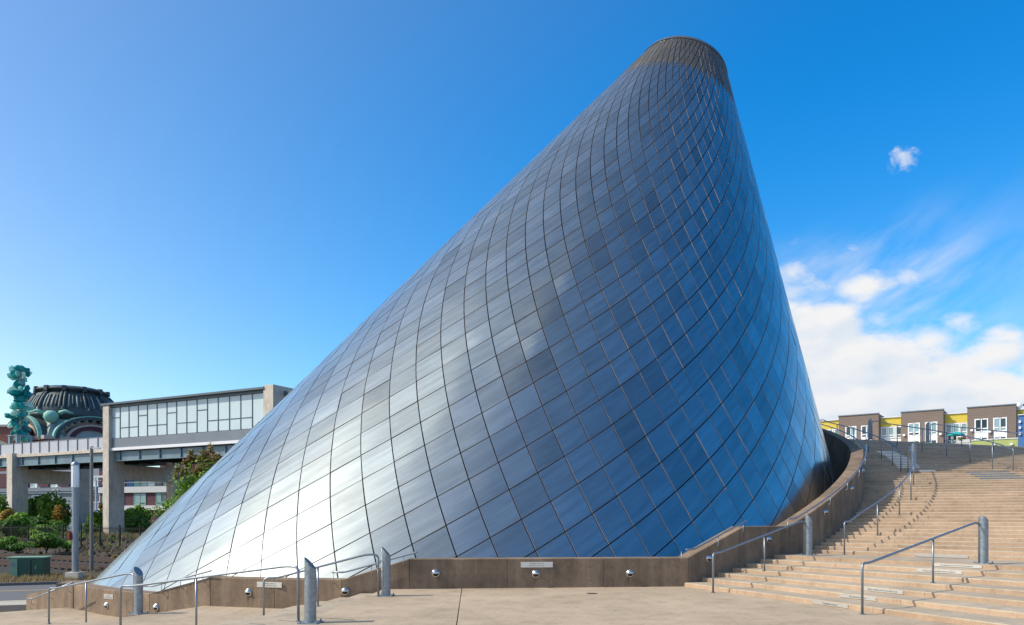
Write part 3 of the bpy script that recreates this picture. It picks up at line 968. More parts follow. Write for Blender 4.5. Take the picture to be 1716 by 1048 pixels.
# ------------------------------------------------------------------ round wall lights
def make_wall_light():
    r = empty('wall_light', (0, 0, 0))
    b = MB()                                                       # hooded dome: outward is -Y
    n, k = 20, 6
    def dome(z_lo, z_hi, R0, rr):
        for i in range(k):
            a0, a1 = math.pi / 2 * i / k, math.pi / 2 * (i + 1) / k
            for j in range(n):
                t0 = z_lo + (z_hi - z_lo) * j / n; t1 = z_lo + (z_hi - z_lo) * (j + 1) / n
                q = [(rr * math.cos(a) * math.cos(t), -R0 * math.sin(a), rr * math.cos(a) * math.sin(t)) for a, t in ((a0, t0), (a1, t0), (a1, t1), (a0, t1))]
                b.add(q, [(0, 1, 2, 3)], True)
    dome(R(-2), R(182), .085, .108)
    b.build('hood', M['chrome'], r)
    b = MB(); dome(R(180), R(360), .035, .092); b.build('lens', M['black'], r)
    b = MB(); b.lathe((0, 0, 0), [(.094, -.004), (.118, -.004), (.118, .016), (.094, .022)], 28)
    b.v = [(x, -z, y) for x, y, z in b.v]; b.build('ring', M['chrome'], r)
    return r
wl0 = make_wall_light(); first_w = [True]
def wall_light(deg, h, label, p=None, ax=None):
    o = wl0 if first_w[0] else copy_tree(wl0)
    first_w[0] = False
    if p is None: p, ax, _ = face_pt(deg, h, .006)
    o.location = p; o.rotation_euler = (0, 0, math.atan2(ax.y, ax.x)); o.scale = (.82, .82, .82)
    return tag(o, label, 'wall light', 'round hooded lights along the retaining wall')
def deg_of_px(px, y):
    best = None
    for i in range(0, 1300):
        a = -137 + i * .1
        p, _, _ = face_pt(a, 0)
        x = CXP + FPX * p.x / p.y
        if best is None or abs(x - px) < best[0]: best = (abs(x - px), a, p)
    a, p = best[1], best[2]
    z = EYE - (y - HORP) / FPX * p.y
    return a, wall_z(a) - z
for px, y, lab in [(179, 1015, 'round wall light under the leftmost plaque'),
                   (261, 1018, 'round wall light just right of the lower terrace bollard'),
                   (416, 993, 'round wall light left of the bright plaque behind a handrail post'),
                   (579, 991, 'round wall light between the nearest bollard and the plaza edge bollard'),
                   (731, 961, 'left round light on the straight dark wall, beside the shadow streaks'),
                   (898, 962, 'round light under the plaque on the straight dark wall'),
                   (1055, 961, 'right round light on the straight dark wall, without a plaque'),
                   (1187, 936, 'round light on the sloping wall at the foot of the right-hand stairs'),
                   (1288, 904, 'round light on the level wall piece of the first landing')]:
    a, h = deg_of_px(px, y); wall_light(a, h, lab)
wall_light(-42.5, .30, 'lowest round light on the curved wall up the long flight')
wall_light(-34.5, .30, 'second round light on the curved wall up the long flight')
wall_light(-27.5, .30, 'topmost round light on the curved wall up the long flight')
pw = e0.lerp(e1, .62); wall_light(0, 0, 'leftmost round wall light on the low end wall by the street', Vector((pw.x, pw.y, -1.22)) + Vector((.0, -.012, 0)), (e1 - e0).normalized())

# run-off stains below the lights: thin irregular tongues on the concrete
M['stain'] = plain('rusty_runoff_stain', (.125, .088, .058), .9, 0, .25, 6)
M['drain'] = plain('cast_drain_cover', (.10, .09, .08), .6, .5, .2, 12)
sm = MB()
for px, y in ((416, 993), (579, 991), (731, 961), (898, 962), (1055, 961), (1187, 936), (1288, 904), (179, 1015), (261, 1018)):
    a, h = deg_of_px(px, y)
    p, ax, nrm = face_pt(a, h, .0015)
    for k in range(int(rng.integers(1, 4))):
        dx_ = rng.uniform(-.07, .07); w_ = rng.uniform(.008, .022); l_ = rng.uniform(.12, .26)
        q = p + ax * dx_ - Vector((0, 0, .07))
        sm.add([q - ax * w_, q + ax * w_, q + ax * (w_ * .7) - Vector((0, 0, l_ * .6)), q + ax * (w_ * .1) - Vector((0, 0, l_)), q - ax * (w_ * .6) - Vector((0, 0, l_ * .7))], [(4, 3, 2, 1, 0)])
tag(sm.build('runoff_stain', M['stain'], wallroot), kind='stuff')
dq = px_at(992, 995, 0)
dr = MB(); dr.lathe((dq.x, dq.y, 0), [(.13, .002), (.13, .006), (.11, .006), (.105, .003), (0, .003)], 20, False)
tag(dr.build('drain_cover', M['drain']), 'small round iron drain cover set in the plaza paving before the straight wall', 'drain cover')
# ------------------------------------------------------------------ plaques
def plaque(p, ax, w, h, lines, label, mat=None, size=None, name='plaque', group=None):
    up = Vector((0, 0, 1)); nrm = Vector((ax.y, -ax.x, 0))
    root = empty(name, p, label, 'plaque', group)
    b = MB()
    c = p + nrm * .006
    b.box(c, (w, .010, h), ax)
    b.build('plate', mat or M['brushed'], root)
    size = size or h * .30
    for i, t in enumerate(lines):
        off = ((len(lines) - 1) / 2 - i) * h * .36
        text_mesh(t, size, M['ink'], root, p + nrm * .012 + up * off, ax, up)
    for sgn in (-1, 1):
        q = p + ax * sgn * (w / 2 - .02) + nrm * .0115
        b = MB(); b.box(q, (.012, .004, .012), ax); b.build('screw', M['ink'], root)
    return root
for px, y, w, h, lines, lab in [(182, 1000, .47, .135, ['GIFT OF', 'Friends of the Landing'], 'grey metal plaque on the lower left wall above a round light'),
                               (452, 980, .70, .135, ['LANDING, GIFT OF', 'Trust and Pioneer Family'], 'bright plaque behind the handrail post on the left sunlit wall'),
                               (899, 946.5, .80, .135, ['LANDING, GIFT OF', 'Raymond Lewis Group'], 'plaque on the straight dark wall above the middle round light')]:
    a, hh = deg_of_px(px, y); p, ax, nrm = face_pt(a, hh, .002)
    plaque(p, ax, w, h, lines, lab)
def riser_plaque(k, r, w, text, label, mat=None, h=.066):
    """plaque on the riser of right-hand step k centred at radius r"""
    a0, a1, z = steps_right[k]
    nrm = -tang(a0)
    ax = Vector((-nrm.y, nrm.x, 0))
    p = pol(r, a0, z - .052) + nrm * .002
    return plaque(p, ax, w, h, [text] if text else [], label, mat, .042, 'step_plaque', 'donor plaques on the stair risers')
riser_plaque(0, 20.05, .88, 'Evening Rose Family', 'silver plaque on the bottom stair riser')
riser_plaque(1, 20.05, .88, 'The Grand Foundation', 'silver plaque on the second stair riser from the plaza')
riser_plaque(2, 20.05, .92, 'William, Marilyn and Thomas Bay Tower', 'silver plaque on the third stair riser, with the darkest lettering')
riser_plaque(5, 19.95, 1.0, 'Charles, Raymond, Ellen and the Children', 'pale plaque on the sixth riser, behind the post of the near right handrail')
riser_plaque(6, 20.0, 1.05, 'Commencement Lane Family Foundation', 'pale plaque on the riser at the edge of the first landing')
riser_plaque(7, 18.9, 1.25, '', 'shining plaque on the first riser above the landing, right of the middle handrail post', M['chrome'])
for j, k in enumerate((31, 32, 33, 34)):
    riser_plaque(k, 20.6 - .02 * j, 1.45, '', ['lowest', 'second lowest', 'second highest', 'topmost'][j] + ' of the four dull plaques stacked near the shade edge', M['galv'], .042)
for k in range(11):
    riser_plaque(38 + k, 18.9 + .33 * k * 0 + .12 * k, .95, '', f"{['', 'second', 'third', 'fourth', 'fifth', 'sixth', 'seventh', 'eighth', 'ninth', 'tenth'][k % 10]} grey plaque up the diagonal row in the shaded flight" if 0 < k < 10 else ('lowest grey plaque of the diagonal row in the shaded flight' if k == 0 else 'highest grey plaque of the diagonal row in the shaded flight'), None, .034)
riser_plaque(36, 19.3, .65, '', 'single grey plaque in the shade just right of the high bollard')

# ------------------------------------------------------------------ elevated footbridge on the left
BB = ((180 - CXP) / FPX * 80.0, 80.0)                             # front corner of the gallery's left pier
def bt(px):                                                       # distance along the bridge front that is seen at photo column px
    k = (px - CXP) / FPX
    # (X0+ub.x t) = k (Y0+ub.y t)
    return (k * BB[1] - BB[0]) / (UB.x - k * UB.y)
def bp(t, n, z): return line_pt(BB, t, n, z)
def bbox(mb, t0, t1, n0, n1, z0, z1):
    P = [bp(t0, n0, 0), bp(t1, n0, 0), bp(t1, n1, 0), bp(t0, n1, 0)]
    return mb.prism([(p.x, p.y) for p in P], z0, z1)
bridge = empty('footbridge', bp(8, 4, -1.5), 'elevated concrete and steel footbridge with a glazed gallery crossing the railway on the left', 'bridge')
GZ0, GZ1 = -1.5, 8.5
tA0, tB0, tE = bt(16.5), bt(177.5), bt(446)
# piers: front and back of each pair, with crossbeam
for t, w, ztop in ((tA0, 1.05, 9.0), (tB0, .95, 13.35)):
    mb = MB(); bbox(mb, t, t + w, -.35, 1.45, -1.6, ztop); mb.build('pier', M['pier'], bridge)
    mb = MB(); bbox(mb, t + .02, t + w - .02, 7.4, 9.2, -1.6, 8.3); mb.build('pier', M['pier'], bridge)
    mb = MB(); bbox(mb, t + .06, t + w - .06, 1.452, 7.398, 5.6, 7.2); mb.build('crossbeam', M['pier'], bridge)
    mb = MB(); bbox(mb, t - .35, t + w + .35, -.75, 1.9, -1.6, -.45); mb.build('plinth', M['pier'], bridge)
mb = MB(); bbox(mb, tE, tE + 1.2, -.35, 2.6, -1.6, 13.72); mb.build('pier', M['pier'], bridge)
mb = MB(); bbox(mb, tE + 1.2, tE + 2.1, 1.0, 2.5, 12.9, 13.3); mb.build('drip_ledge', M['roof'], bridge)
# deck slab, girders
tL = bt(-60)
mb = MB(); bbox(mb, tL, tB0, .05, 8.4, 8.52, 8.86); mb.build('deck_edge', M['pier'], bridge)
mb = MB(); bbox(mb, tB0 + .95, tE, -.12, 8.4, 8.60, 8.88); mb.build('deck_edge', M['white'], bridge)
for a, c in ((tL, tA0), (tA0 + 1.05, tB0), (tB0 + .95, tE)):
    mb = MB(); bbox(mb, a + .05, c - .05, .30, .36, 7.55, 8.5); bbox(mb, a + .05, c - .05, .12, .56, 7.50, 7.56)
    q = a + 1.0
    while q < c: bbox(mb, q, q + .04, .14, .30, 7.57, 8.5); q += 3.1
    mb.build('girder', M['girder'], bridge)
    mb = MB(); bbox(mb, a + .05, c - .05, 7.6, 7.7, 7.55, 8.5); mb.build('girder', M['girder'], bridge)
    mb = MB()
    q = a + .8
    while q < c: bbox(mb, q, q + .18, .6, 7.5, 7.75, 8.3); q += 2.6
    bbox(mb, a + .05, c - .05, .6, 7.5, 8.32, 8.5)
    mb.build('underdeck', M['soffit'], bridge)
# open walkway: metal screen panels between posts
edges = [-34, -18, -2, 20, 34.5, 49, 64, 79.5, 95, 111, 127, 144.5, 161.5, 177.0]
for a, c in zip(edges, edges[1:]):
    t0, t1 = bt(a), bt(c)
    mb = MB(); bbox(mb, t0 + .05, t1 - .02, .18, .21, 8.87, 10.12); mb.build('screen_panel', M['fence_panel'], bridge)
    mb = MB(); bbox(mb, t0 - .02, t0 + .05, .10, .24, 8.87, 10.18); mb.build('screen_post', M['grey_clad'], bridge)
mb = MB(); bbox(mb, bt(-34), tB0, .14, .24, 10.12, 10.17); mb.build('screen_rail', M['grey_clad'], bridge)
mb = MB(); bbox(mb, bt(-34), tB0 + .9, 8.1, 8.2, 8.87, 10.1); mb.build('screen_panel', M['fence_panel'], bridge)
# glazed gallery
cols = [186, 200.7, 215.5, 231, 246.3, 262.5, 279, 295.3, 312.3, 329.5, 347, 365, 384, 402.8, 422.3, 443]
brk = [12.05, 10.95, 10.95, 12.05, 10.95, 10.95, 12.05, 10.95, 10.95, 12.05, 10.95, 10.95, 10.95, 10.95, 9.95]
ZG0, ZG1 = 9.92, 13.1
mb = MB(); bbox(mb, tB0 + .96, tE - .01, .0, .22, 8.89, 9.86); mb.build('sill_band', M['zinc'], bridge)
for i, (a, c) in enumerate(zip(cols, cols[1:])):
    t0, t1 = bt(a), bt(c)
    for z0, z1 in ((ZG0, brk[i] - .03), (brk[i] + .03, ZG1)):
        mb = MB(); bbox(mb, t0 + .04, t1 - .04, .06, .09, z0, z1); mb.build('glass_pane', M['fritted'], bridge)
    mb = MB(); bbox(mb, t0 - .04, t0 + .04, .01, .14, 9.862, ZG1 + .02); mb.build('mullion', M['mullion'], bridge)
    mb = MB(); bbox(mb, t0 + .041, t1 - .041, .02, .12, brk[i] - .035, brk[i] + .035); mb.build('transom', M['mullion'], bridge)
mb = MB(); bbox(mb, tB0 + 1.0, tE, .15, .3, 9.862, ZG1); mb.build('gallery_lining', M['white'], bridge)
mb = MB(); bbox(mb, tB0 - .25, tE + .1, -.45, 7.5, 13.38, 13.58); mb.build('roof', M['roof'], bridge)
mb = MB(); bbox(mb, tB0 + .97, tE - .02, -.1, .3, 13.13, 13.378); mb.build('roof_fascia', M['roof'], bridge)
mb = MB(); bbox(mb, tB0 + 1.0, tE, 7.0, 7.2, 8.9, 13.378); mb.build('back_wall', M['white'], bridge)
mb = MB(); mb.box(bp(bt(100) - .2, 1.5, 7.15), (.75, .3, .22), UB); mb.build('underbridge_lamp', M['iron'], bridge)

# crystal tower standing on the walkway
def bt_n(px, n):
    k = (px - CXP) / FPX
    return (k * (BB[1] + NB.y * n) - (BB[0] + NB.x * n)) / (UB.x - k * UB.y)
tc0 = bt_n(34, 3.0)
tower = empty('crystal_tower', bp(tc0, 3.0, 8.87), 'tall cluster of teal glass crystals on a steel mast rising from the footbridge', 'sculpture')
cb = bp(tc0, 3.0, 0)
mb = MB()
for i in (-1, 1):
    for j in (-1, 1):
        bbox(mb, tc0 + i * .75 - .16, tc0 + i * .75 + .16, 3.0 + j * .75 - .16, 3.0 + j * .75 + .16, 8.87, 11.4)
bbox(mb, tc0 - .95, tc0 + .95, 2.05, 3.95, 11.4, 11.55)
mb.build('steel_frame', M['girder'], tower)
mb = MB(); mb.tube([(cb.x, cb.y, 8.9), (cb.x, cb.y, 20.0)], .2, 8); mb.build('mast', M['pier'], tower)
def crystal(c, size, parent):
    b = MB()
    ax = Vector((rng.normal(), rng.normal(), rng.normal() * .7)).normalized()
    u = ax.cross(Vector((0, 0, 1))).normalized(); w = ax.cross(u)
    n = int(rng.integers(5, 7)); L = size * float(rng.uniform(1.1, 1.8)); Rr = size * float(rng.uniform(.42, .66))
    rot = rng.uniform(0, 6)
    def ring(t, k): return [Vector(c) + ax * t + (u * math.cos(rot + 2 * math.pi * i / n) + w * math.sin(rot + 2 * math.pi * i / n)) * Rr * k * float(rng.uniform(.72, 1.2)) for i in range(n)]
    r0, r1, r2 = ring(-L * .5, .45), ring(-L * .1, 1.0), ring(L * .38, .75)
    tip = [Vector(c) + ax * L * .62]
    b.add(r0 + r1 + r2 + tip, [tuple(reversed(range(n)))] + [(i, (i + 1) % n, n + (i + 1) % n, n + i) for i in range(n)] + [(n + i, n + (i + 1) % n, 2 * n + (i + 1) % n, 2 * n + i) for i in range(n)] + [(2 * n + i, 2 * n + (i + 1) % n, 3 * n) for i in range(n)])
    b.build('crystal', M['crystal'], parent)
zz = 11.3; i = 0
while zz < 20.0:
    for k in range(4):
        a = i * 2.4 + rng.normal(0, .35)
        gap = .35 if (15.6 < zz < 16.3 or 18.0 < zz < 18.4) else 1.0
        rad = rng.uniform(.35, 1.15) * (1.05 if zz < 14.5 else .9) * gap + .1
        crystal((cb.x + rad * math.cos(a), cb.y + rad * math.sin(a), zz + rng.uniform(-.2, .2)), rng.uniform(.5, .85), tower); i += 1
    zz += .52
for k in range(4):
    a = k * 1.6
    crystal((cb.x + 1.3 * math.cos(a) * .7 - .5, cb.y + .6 * math.sin(a), 9.8 + rng.uniform(-.2, .5)), .75, tower)

# ------------------------------------------------------------------ the domed station beyond the bridge
DD = 185.0
def dpx(px, y, d=DD): return Vector(((px - CXP) / FPX * d, d, EYE + (HORP - y) / FPX * d))
dc = dpx(121, 700); dc.z = 0
dome = empty('domed_station', (dc.x, dc.y, -1.5), 'brick station with a great dark ribbed copper dome and green trimmed arches behind the bridge', 'station')
sc = DD / FPX
zD = lambda y: EYE + (HORP - y) * sc * .966
prof_px = [(71.5, 697), (71.5, 691), (70.5, 686), (68, 679), (64, 671.5), (58.5, 664), (53.5, 658.5)]
b = MB(); b.lathe((dc.x, dc.y, 0), [(r * sc, zD(y)) for r, y in prof_px], 64); b.build('dome', M['copper'], dome)
b = MB(); b.lathe((dc.x, dc.y, 0), [(50 * sc, zD(660)), (51 * sc, zD(654)), (55 * sc, zD(653)), (55.5 * sc, zD(651)), (50 * sc, zD(648)), (40 * sc, zD(645)), (22 * sc, zD(642.5)), (0, zD(642))], 48); b.build('dome_cap', M['copper'], dome)
b = MB(); b.lathe((dc.x, dc.y, 0), [(66 * sc, zD(708)), (70 * sc, zD(701)), (72.5 * sc, zD(698)), (72.5 * sc, zD(695.5)), (70.2 * sc, zD(694))], 64); b.build('drum_cornice', M['copper'], dome)
def dome_pt(a, px_r, y): return Vector((dc.x + px_r * sc * math.cos(a), dc.y + px_r * sc * math.sin(a), zD(y)))
prof_fn = [(70.8, 689), (70, 685), (67.7, 678.5), (63.7, 671), (58.2, 663.6), (54, 659)]
for k in range(12):
    a = k * math.pi / 6 + .28
    b = MB(); b.tube([dome_pt(a, r + .9, y - .3) for r, y in prof_fn], .36, 6); b.tube([dome_pt(a + .085, r + .9, y - .3) for r, y in prof_fn], .36, 6); b.build('main_rib', M['copper'], dome)
    b = MB()
    b.box(dome_pt(a + .04, 53.5, 651.5), (.9, .8, 1.2), (-math.sin(a), math.cos(a), 0)); b.build('cap_post', M['copper'], dome)
    b = MB(); b.lathe(dome_pt(a + .04, 68, 688), [(.8, -.2), (.7, .25), (.4, .55), (0, .7)], 12); b.build('boss', M['palecopper'], dome)
for k in range(72):
    a = k * math.pi / 36 + .02
    if min(abs(((a - .32) % (math.pi / 6)) - .0), abs(((a - .32) % (math.pi / 6)) - math.pi / 6)) < .07: continue
    b = MB(); b.tube([dome_pt(a, r + .35, y - .2) for r, y in prof_fn[1:5]], .17, 5); b.build('seam_rib', M['palecopper'] if k % 2 else M['copper'], dome)
# square body turned to the view, with an arched gable on each side
rot = R(55)
ex, ey = Vector((math.cos(rot), math.sin(rot), 0)), Vector((-math.sin(rot), math.cos(rot), 0))
HB = 72 * sc * 1.02
def dl(x, y, z): return Vector((dc.x, dc.y, 0)) + ex * x + ey * y + Vector((0, 0, z))
b = MB(); P = [dl(-HB, -HB, 0), dl(HB, -HB, 0), dl(HB, HB, 0), dl(-HB, HB, 0)]
b.prism([(p.x, p.y) for p in P], -1.5, zD(742)); b.build('wall', M['brick'], dome)
b = MB(); q = HB + .5; P = [dl(-q, -q, 0), dl(q, -q, 0), dl(q, q, 0), dl(-q, q, 0)]
b.prism([(p.x, p.y) for p in P], zD(741.9), zD(736)); b.build('cornice', M['stone'], dome)
# pendentive roof rising from the corners to the drum
b = MB()
nn = 40; z0r = zD(735.9); z1r = zD(704)
vs = []
for lay, (f, z) in enumerate(((0, z0r), (.35, z0r + (z1r - z0r) * .55), (.7, z0r + (z1r - z0r) * .86), (1, z1r))):
    for i in range(nn):
        a = 2 * math.pi * i / nn; c, s_ = math.cos(a), math.sin(a)
        k = HB * .93 / max(abs(c), abs(s_)); rr_ = k * (1 - f) + 65 * sc * f
        vs.append(dl(rr_ * c, rr_ * s_, z))
b.add(vs, [(l * nn + i, l * nn + (i + 1) % nn, (l + 1) * nn + (i + 1) % nn, (l + 1) * nn + i) for l in range(3) for i in range(nn)])
b.build('pendentive_roof', M['palecopper'], dome)
for sx_, sy_ in ((0, -1), (-1, 0), (1, 0), (0, 1)):
    fx = Vector((sx_, sy_, 0)); tx_ = Vector((-sy_, sx_, 0))
    def al(u, d, z):
        v = fx * d + tx_ * u
        return dl(v.x, v.y, z)
    zb = zD(740); Ra = HB * .80
    def arch(r0, r1, d0, d1, n=24, ky=.62):
        mb = MB(); vs = []
        for i in range(n + 1):
            a = math.pi * i / n
            for r, d in ((r0, d0), (r1, d0), (r1, d1), (r0, d1)):
                vs.append(al(r * math.cos(a), d, zb + r * math.sin(a) * ky))
        fs = []
        for i in range(n):
            for j in range(4):
                fs.append((i * 4 + j, i * 4 + (j + 1) % 4, (i + 1) * 4 + (j + 1) % 4, (i + 1) * 4 + j))
        mb.add(vs, fs); return mb
    arch(Ra * .93, Ra * 1.05, HB * .5, HB * 1.06).build('arch_roof', M['copper'], dome)
    arch(Ra * 1.052, Ra * 1.10, HB * 1.0, HB * 1.085).build('arch_trim', M['verdigris'], dome)
    arch(Ra * .66, Ra * .74, HB * .92, HB * 1.0).build('arch_trim', M['stone'], dome)
    arch(Ra * .50, Ra * .655, HB * .9, HB * .97).build('arch_band', M['maroon'], dome)
    mb = arch(Ra * .01, Ra * .93, HB * .88, HB * .91); mb.build('arch_infill', M['glass_dark'], dome)
    for k in range(13):
        a = math.pi * (k + .5) / 13
        mb = MB(); r_ = Ra * .86
        ua = Vector((0, 0, 1)) * math.sin(a) * .62
        cpt = al(r_ * math.cos(a), HB * 1.0, zb + r_ * math.sin(a) * .62)
        mb.tube([cpt, cpt + (al(math.cos(a), 0, 0) - al(0, 0, 0)) * Ra * .12 + Vector((0, 0, math.sin(a) * Ra * .075))], .34, 5)
        mb.build('bracket', M['verdigris'], dome)
for i, (a_, b_) in enumerate(((-1, -1), (1, -1), (-1, 1), (1, 1))):
    q = dl(a_ * HB * .80, b_ * HB * .80, zD(699))
    mb = MB(); mb.lathe(q - Vector((0, 0, 1.9)), [(0, -.3), (1.0, .1), (1.6, 1.0), (1.5, 1.9), (.9, 2.5), (0, 2.7)], 12)
    mb.build('cartouche', M['verdigris'], dome)
    for sgn in (-1, 1):
        mb = MB(); vx = (ex * a_ - ey * b_).normalized() * sgn
        mb.tube([q + vx * 1.8 + Vector((0, 0, .2)), q + vx * 3.0 + Vector((0, 0, .7)), q + vx * 4.6 + Vector((0, 0, .2))], .55, 6, True, .25); mb.build('garland', M['verdigris'], dome)
wing = empty('brick_wing', (dc.x - 16, dc.y - 2, -1.5), 'red brick wing with a stone arch to the left of the domed station', 'building')
b = MB(); p = dpx(-20, 742, 172); b.box((p.x, p.y, 10), (17, 8, 23)); b.build('wall', M['brick'], wing)
b = MB(); b.box((p.x, p.y, 21.7), (17.6, 8.6, .5)); b.build('cornice', M['stone'], wing)
b = MB()
for i in range(14):
    a0, a1 = math.pi * i / 14, math.pi * (i + 1) / 14
    c = (p.x + 4.5, p.y - 4.1, 13.5)
    b.add([(c[0] + r * math.cos(a), yy, c[2] + r * math.sin(a)) for yy in (c[1] - .2, c[1]) for r, a in ((4.2, a0), (5, a0), (5, a1), (4.2, a1))], [(0, 1, 2, 3), (0, 4, 5, 1), (2, 6, 7, 3), (1, 5, 6, 2), (3, 7, 4, 0)])
b.build('arch', M['stone'], wing)

# ------------------------------------------------------------------ buildings beyond the railway
def facade_frame(px0, d0, direction):
    base = Vector(((px0 - CXP) / FPX * d0, d0, 0)); D = Vector(direction).normalized()
    NR = Vector((D.y, -D.x, 0))                                     # outward normal, towards the viewer
    if NR.dot(-base) < 0: NR = -NR
    def t_of(px):
        k = (px - CXP) / FPX
        return (k * base.y - base.x) / (D.x - k * D.y)
    def z_of(px, y):
        q = base + D * t_of(px)
        return EYE + (HORP - y) / FPX * q.y
    def blk(mb, t0, t1, o0, o1, z0, z1):
        P = [base + D * t0 + NR * o1, base + D * t1 + NR * o1, base + D * t1 + NR * o0, base + D * t0 + NR * o0]
        a = [(p.x, p.y) for p in P]
        ar = sum(a[i][0] * a[(i + 1) % 4][1] - a[(i + 1) % 4][0] * a[i][1] for i in range(4))
        if ar < 0: a.reverse()
        return mb.prism(a, z0, z1)
    return base, D, NR, t_of, z_of, blk
def window(parent, blk, t0, t1, z0, z1, cols, rows, frame, glass, o=0.0, fw=.09, pane_split=None):
    """framed window: frame part with bars, each pane a sub-part"""
    mb = MB(); xs = [t0 + (t1 - t0) * i / cols for i in range(cols + 1)]
    zs = [z0 + (z1 - z0) * r for r in (rows if isinstance(rows, list) else [i / rows for i in range(rows + 1)])]
    for i, x in enumerate(xs):
        w = fw if i in (0, cols) else fw * .8
        a = x if i == 0 else (x - w if i == cols else x - w / 2)
        blk(mb, a, a + w, o + .005, o + .07, z0, z1)
    for i, z in enumerate(zs):
        a = z if i == 0 else (z - fw if i == len(zs) - 1 else z - fw / 2)
        for x0, x1 in zip(xs, xs[1:]): blk(mb, x0 + fw * .9, x1 - fw * .9, o + .005, o + .065, a, a + fw)
    fr = mb.build('window', frame, parent)
    for x0, x1 in zip(xs, xs[1:]):
        for za, zb_ in zip(zs, zs[1:]):
            g = glass if not isinstance(glass, list) else random.choice(glass)
            mb = MB(); blk(mb, x0 + fw * .5, x1 - fw * .5, o - .02, o + .02, za + fw * .5, zb_ - fw * .5); mb.build('pane', g, fr)
    return fr
# maroon and white office with a glazed top strip
base, D, NR, t_of, z_of, blk = facade_frame(225, 125, (.93, -.36, 0))
off = empty('office_block', base + Vector((0, 0, -1.5)), 'white and maroon office block with a glazed top strip seen under the footbridge', 'building')
t0, t1 = t_of(168), t_of(292)
zz_ = lambda y: z_of(225, y)
mb = MB(); blk(mb, t0, t1, -12, 0, -1.5, zz_(826)); mb.build('wall', M['maroon'], off)
mb = MB(); blk(mb, t0, t1, -12, -.6, zz_(826) + .01, zz_(797)); mb.build('upper_wall', M['glass_dark'], off)
for ya, yb in ((826, 816), (855, 847.5)):
    mb = MB(); blk(mb, t0 - .1, t1 + .1, .01, .35, zz_(ya), zz_(yb)); mb.build('white_band', M['white_clad'], off)
mb = MB(); blk(mb, t0, t1, -.3, .4, zz_(799.5), zz_(796)); mb.build('roof_edge', M['white_clad'], off)
mb = MB(); blk(mb, t0, t1, -.5, -.35, zz_(809.5), zz_(807.8)); mb.build('rail', M['white_clad'], off)
for i, px in enumerate([170, 182, 195, 208, 220, 232, 244, 256, 270]):
    a, c = t_of(px), t_of(px + 11)
    mb = MB(); blk(mb, a, c, -.58, -.5, zz_(815.5), zz_(800)); mb.build('glass_pane', [M['glass_dark'], M['glass_pale'], M['glass_dark'], M['blue'], M['verdigris'], M['glass_pale'], M['fritted']][i % 7], off)
for px0, px1 in ((172, 184), (196, 209), (225, 245), (262, 278)):
    window(off, blk, t_of(px0), t_of(px1), zz_(846.5), zz_(827), 2, [0, .22, 1], M['verdigris'], [M['glass_dark'], M['glass_pale'], M['glass_dark']], .02, .12)
    mb = MB(); blk(mb, t_of(px0), t_of(px1), .02, .06, zz_(868), zz_(857)); mb.build('dark_bay', M['soffit'], off)
# long grey-blue block with maroon panels, further left
base, D, NR, t_of, z_of, blk = facade_frame(80, 150, (.93, -.36, 0))
apb = empty('grey_apartment_block', base + Vector((0, 0, -1.5)), 'blue grey block with white framed windows and maroon panels behind the bridge piers', 'building')
zz_ = lambda y: z_of(80, y)
t0, t1 = t_of(-60), t_of(166)
mb = MB(); blk(mb, t0, t1, -12, 0, -1.5, zz_(788)); mb.build('wall', M['grey_clad'], apb)
for k, px in enumerate(range(-50, 160, 34)):
    mb = MB(); blk(mb, t_of(px + 14), t_of(px + 31), .01, .25, zz_(816), zz_(792)); mb.build('maroon_panel', M['maroon'], apb)
    window(apb, blk, t_of(px), t_of(px + 11), zz_(817), zz_(800), 2, 2, M['white'], [M['glass_pale'], M['fritted'], M['glass_pale']], .02, .14)
    window(apb, blk, t_of(px + 2), t_of(px + 14), zz_(843), zz_(830), 2, 1, M['white'], [M['glass_dark'], M['glass_pale']], .02, .12)
mb = MB(); blk(mb, t0, t1, .01, .5, zz_(824), zz_(818)); mb.build('grey_band', M['zinc'], apb)
mb = MB(); blk(mb, t0, t1, .01, .4, zz_(827.5), zz_(825)); mb.build('blue_ledge', M['girder'], apb)
# maroon tower slab behind the tree
base, D, NR, t_of, z_of, blk = facade_frame(300, 150, (.93, -.36, 0))
mt = empty('maroon_hall', base + Vector((0, 0, -1.5)), 'dark maroon building rising behind the reddish tree under the bridge', 'building')
mb = MB(); blk(mb, t_of(268), t_of(345), -15, 0, -1.5, z_of(300, 768)); mb.build('wall', M['maroon'], mt)
for px in (276, 292, 308, 324):
    mb = MB(); blk(mb, t_of(px), t_of(px) + .12, .0, .06, -1, z_of(300, 769)); mb.build('seam', M['soffit'], mt)
# parked car glimpsed beside the diamond sign is too small to show: a white railing stands there instead
base, D, NR, t_of, z_of, blk = facade_frame(155, 98, (.93, -.36, 0))
wr = empty('white_stair_rail', base + Vector((0, 0, -1.5)), 'pale slanted steel railings low behind the grey lamp post', 'railing')
for k in range(4):
    a = base + D * (t_of(146)) + Vector((0, 0, -.9 + .42 * k)); c = base + D * (t_of(176)) + Vector((0, 0, .2 + .42 * k))
    mb = MB(); mb.tube([a, c], .06, 6); mb.build('rail', M['white'], wr)
for t in (.1, .5, .9):
    a = base + D * (t_of(146) + (t_of(176) - t_of(146)) * t)
    mb = MB(); mb.tube([a + Vector((0, 0, -1.5)), a + Vector((0, 0, .4 + t * 1.1))], .05, 6); mb.build('post', M['white'], wr)

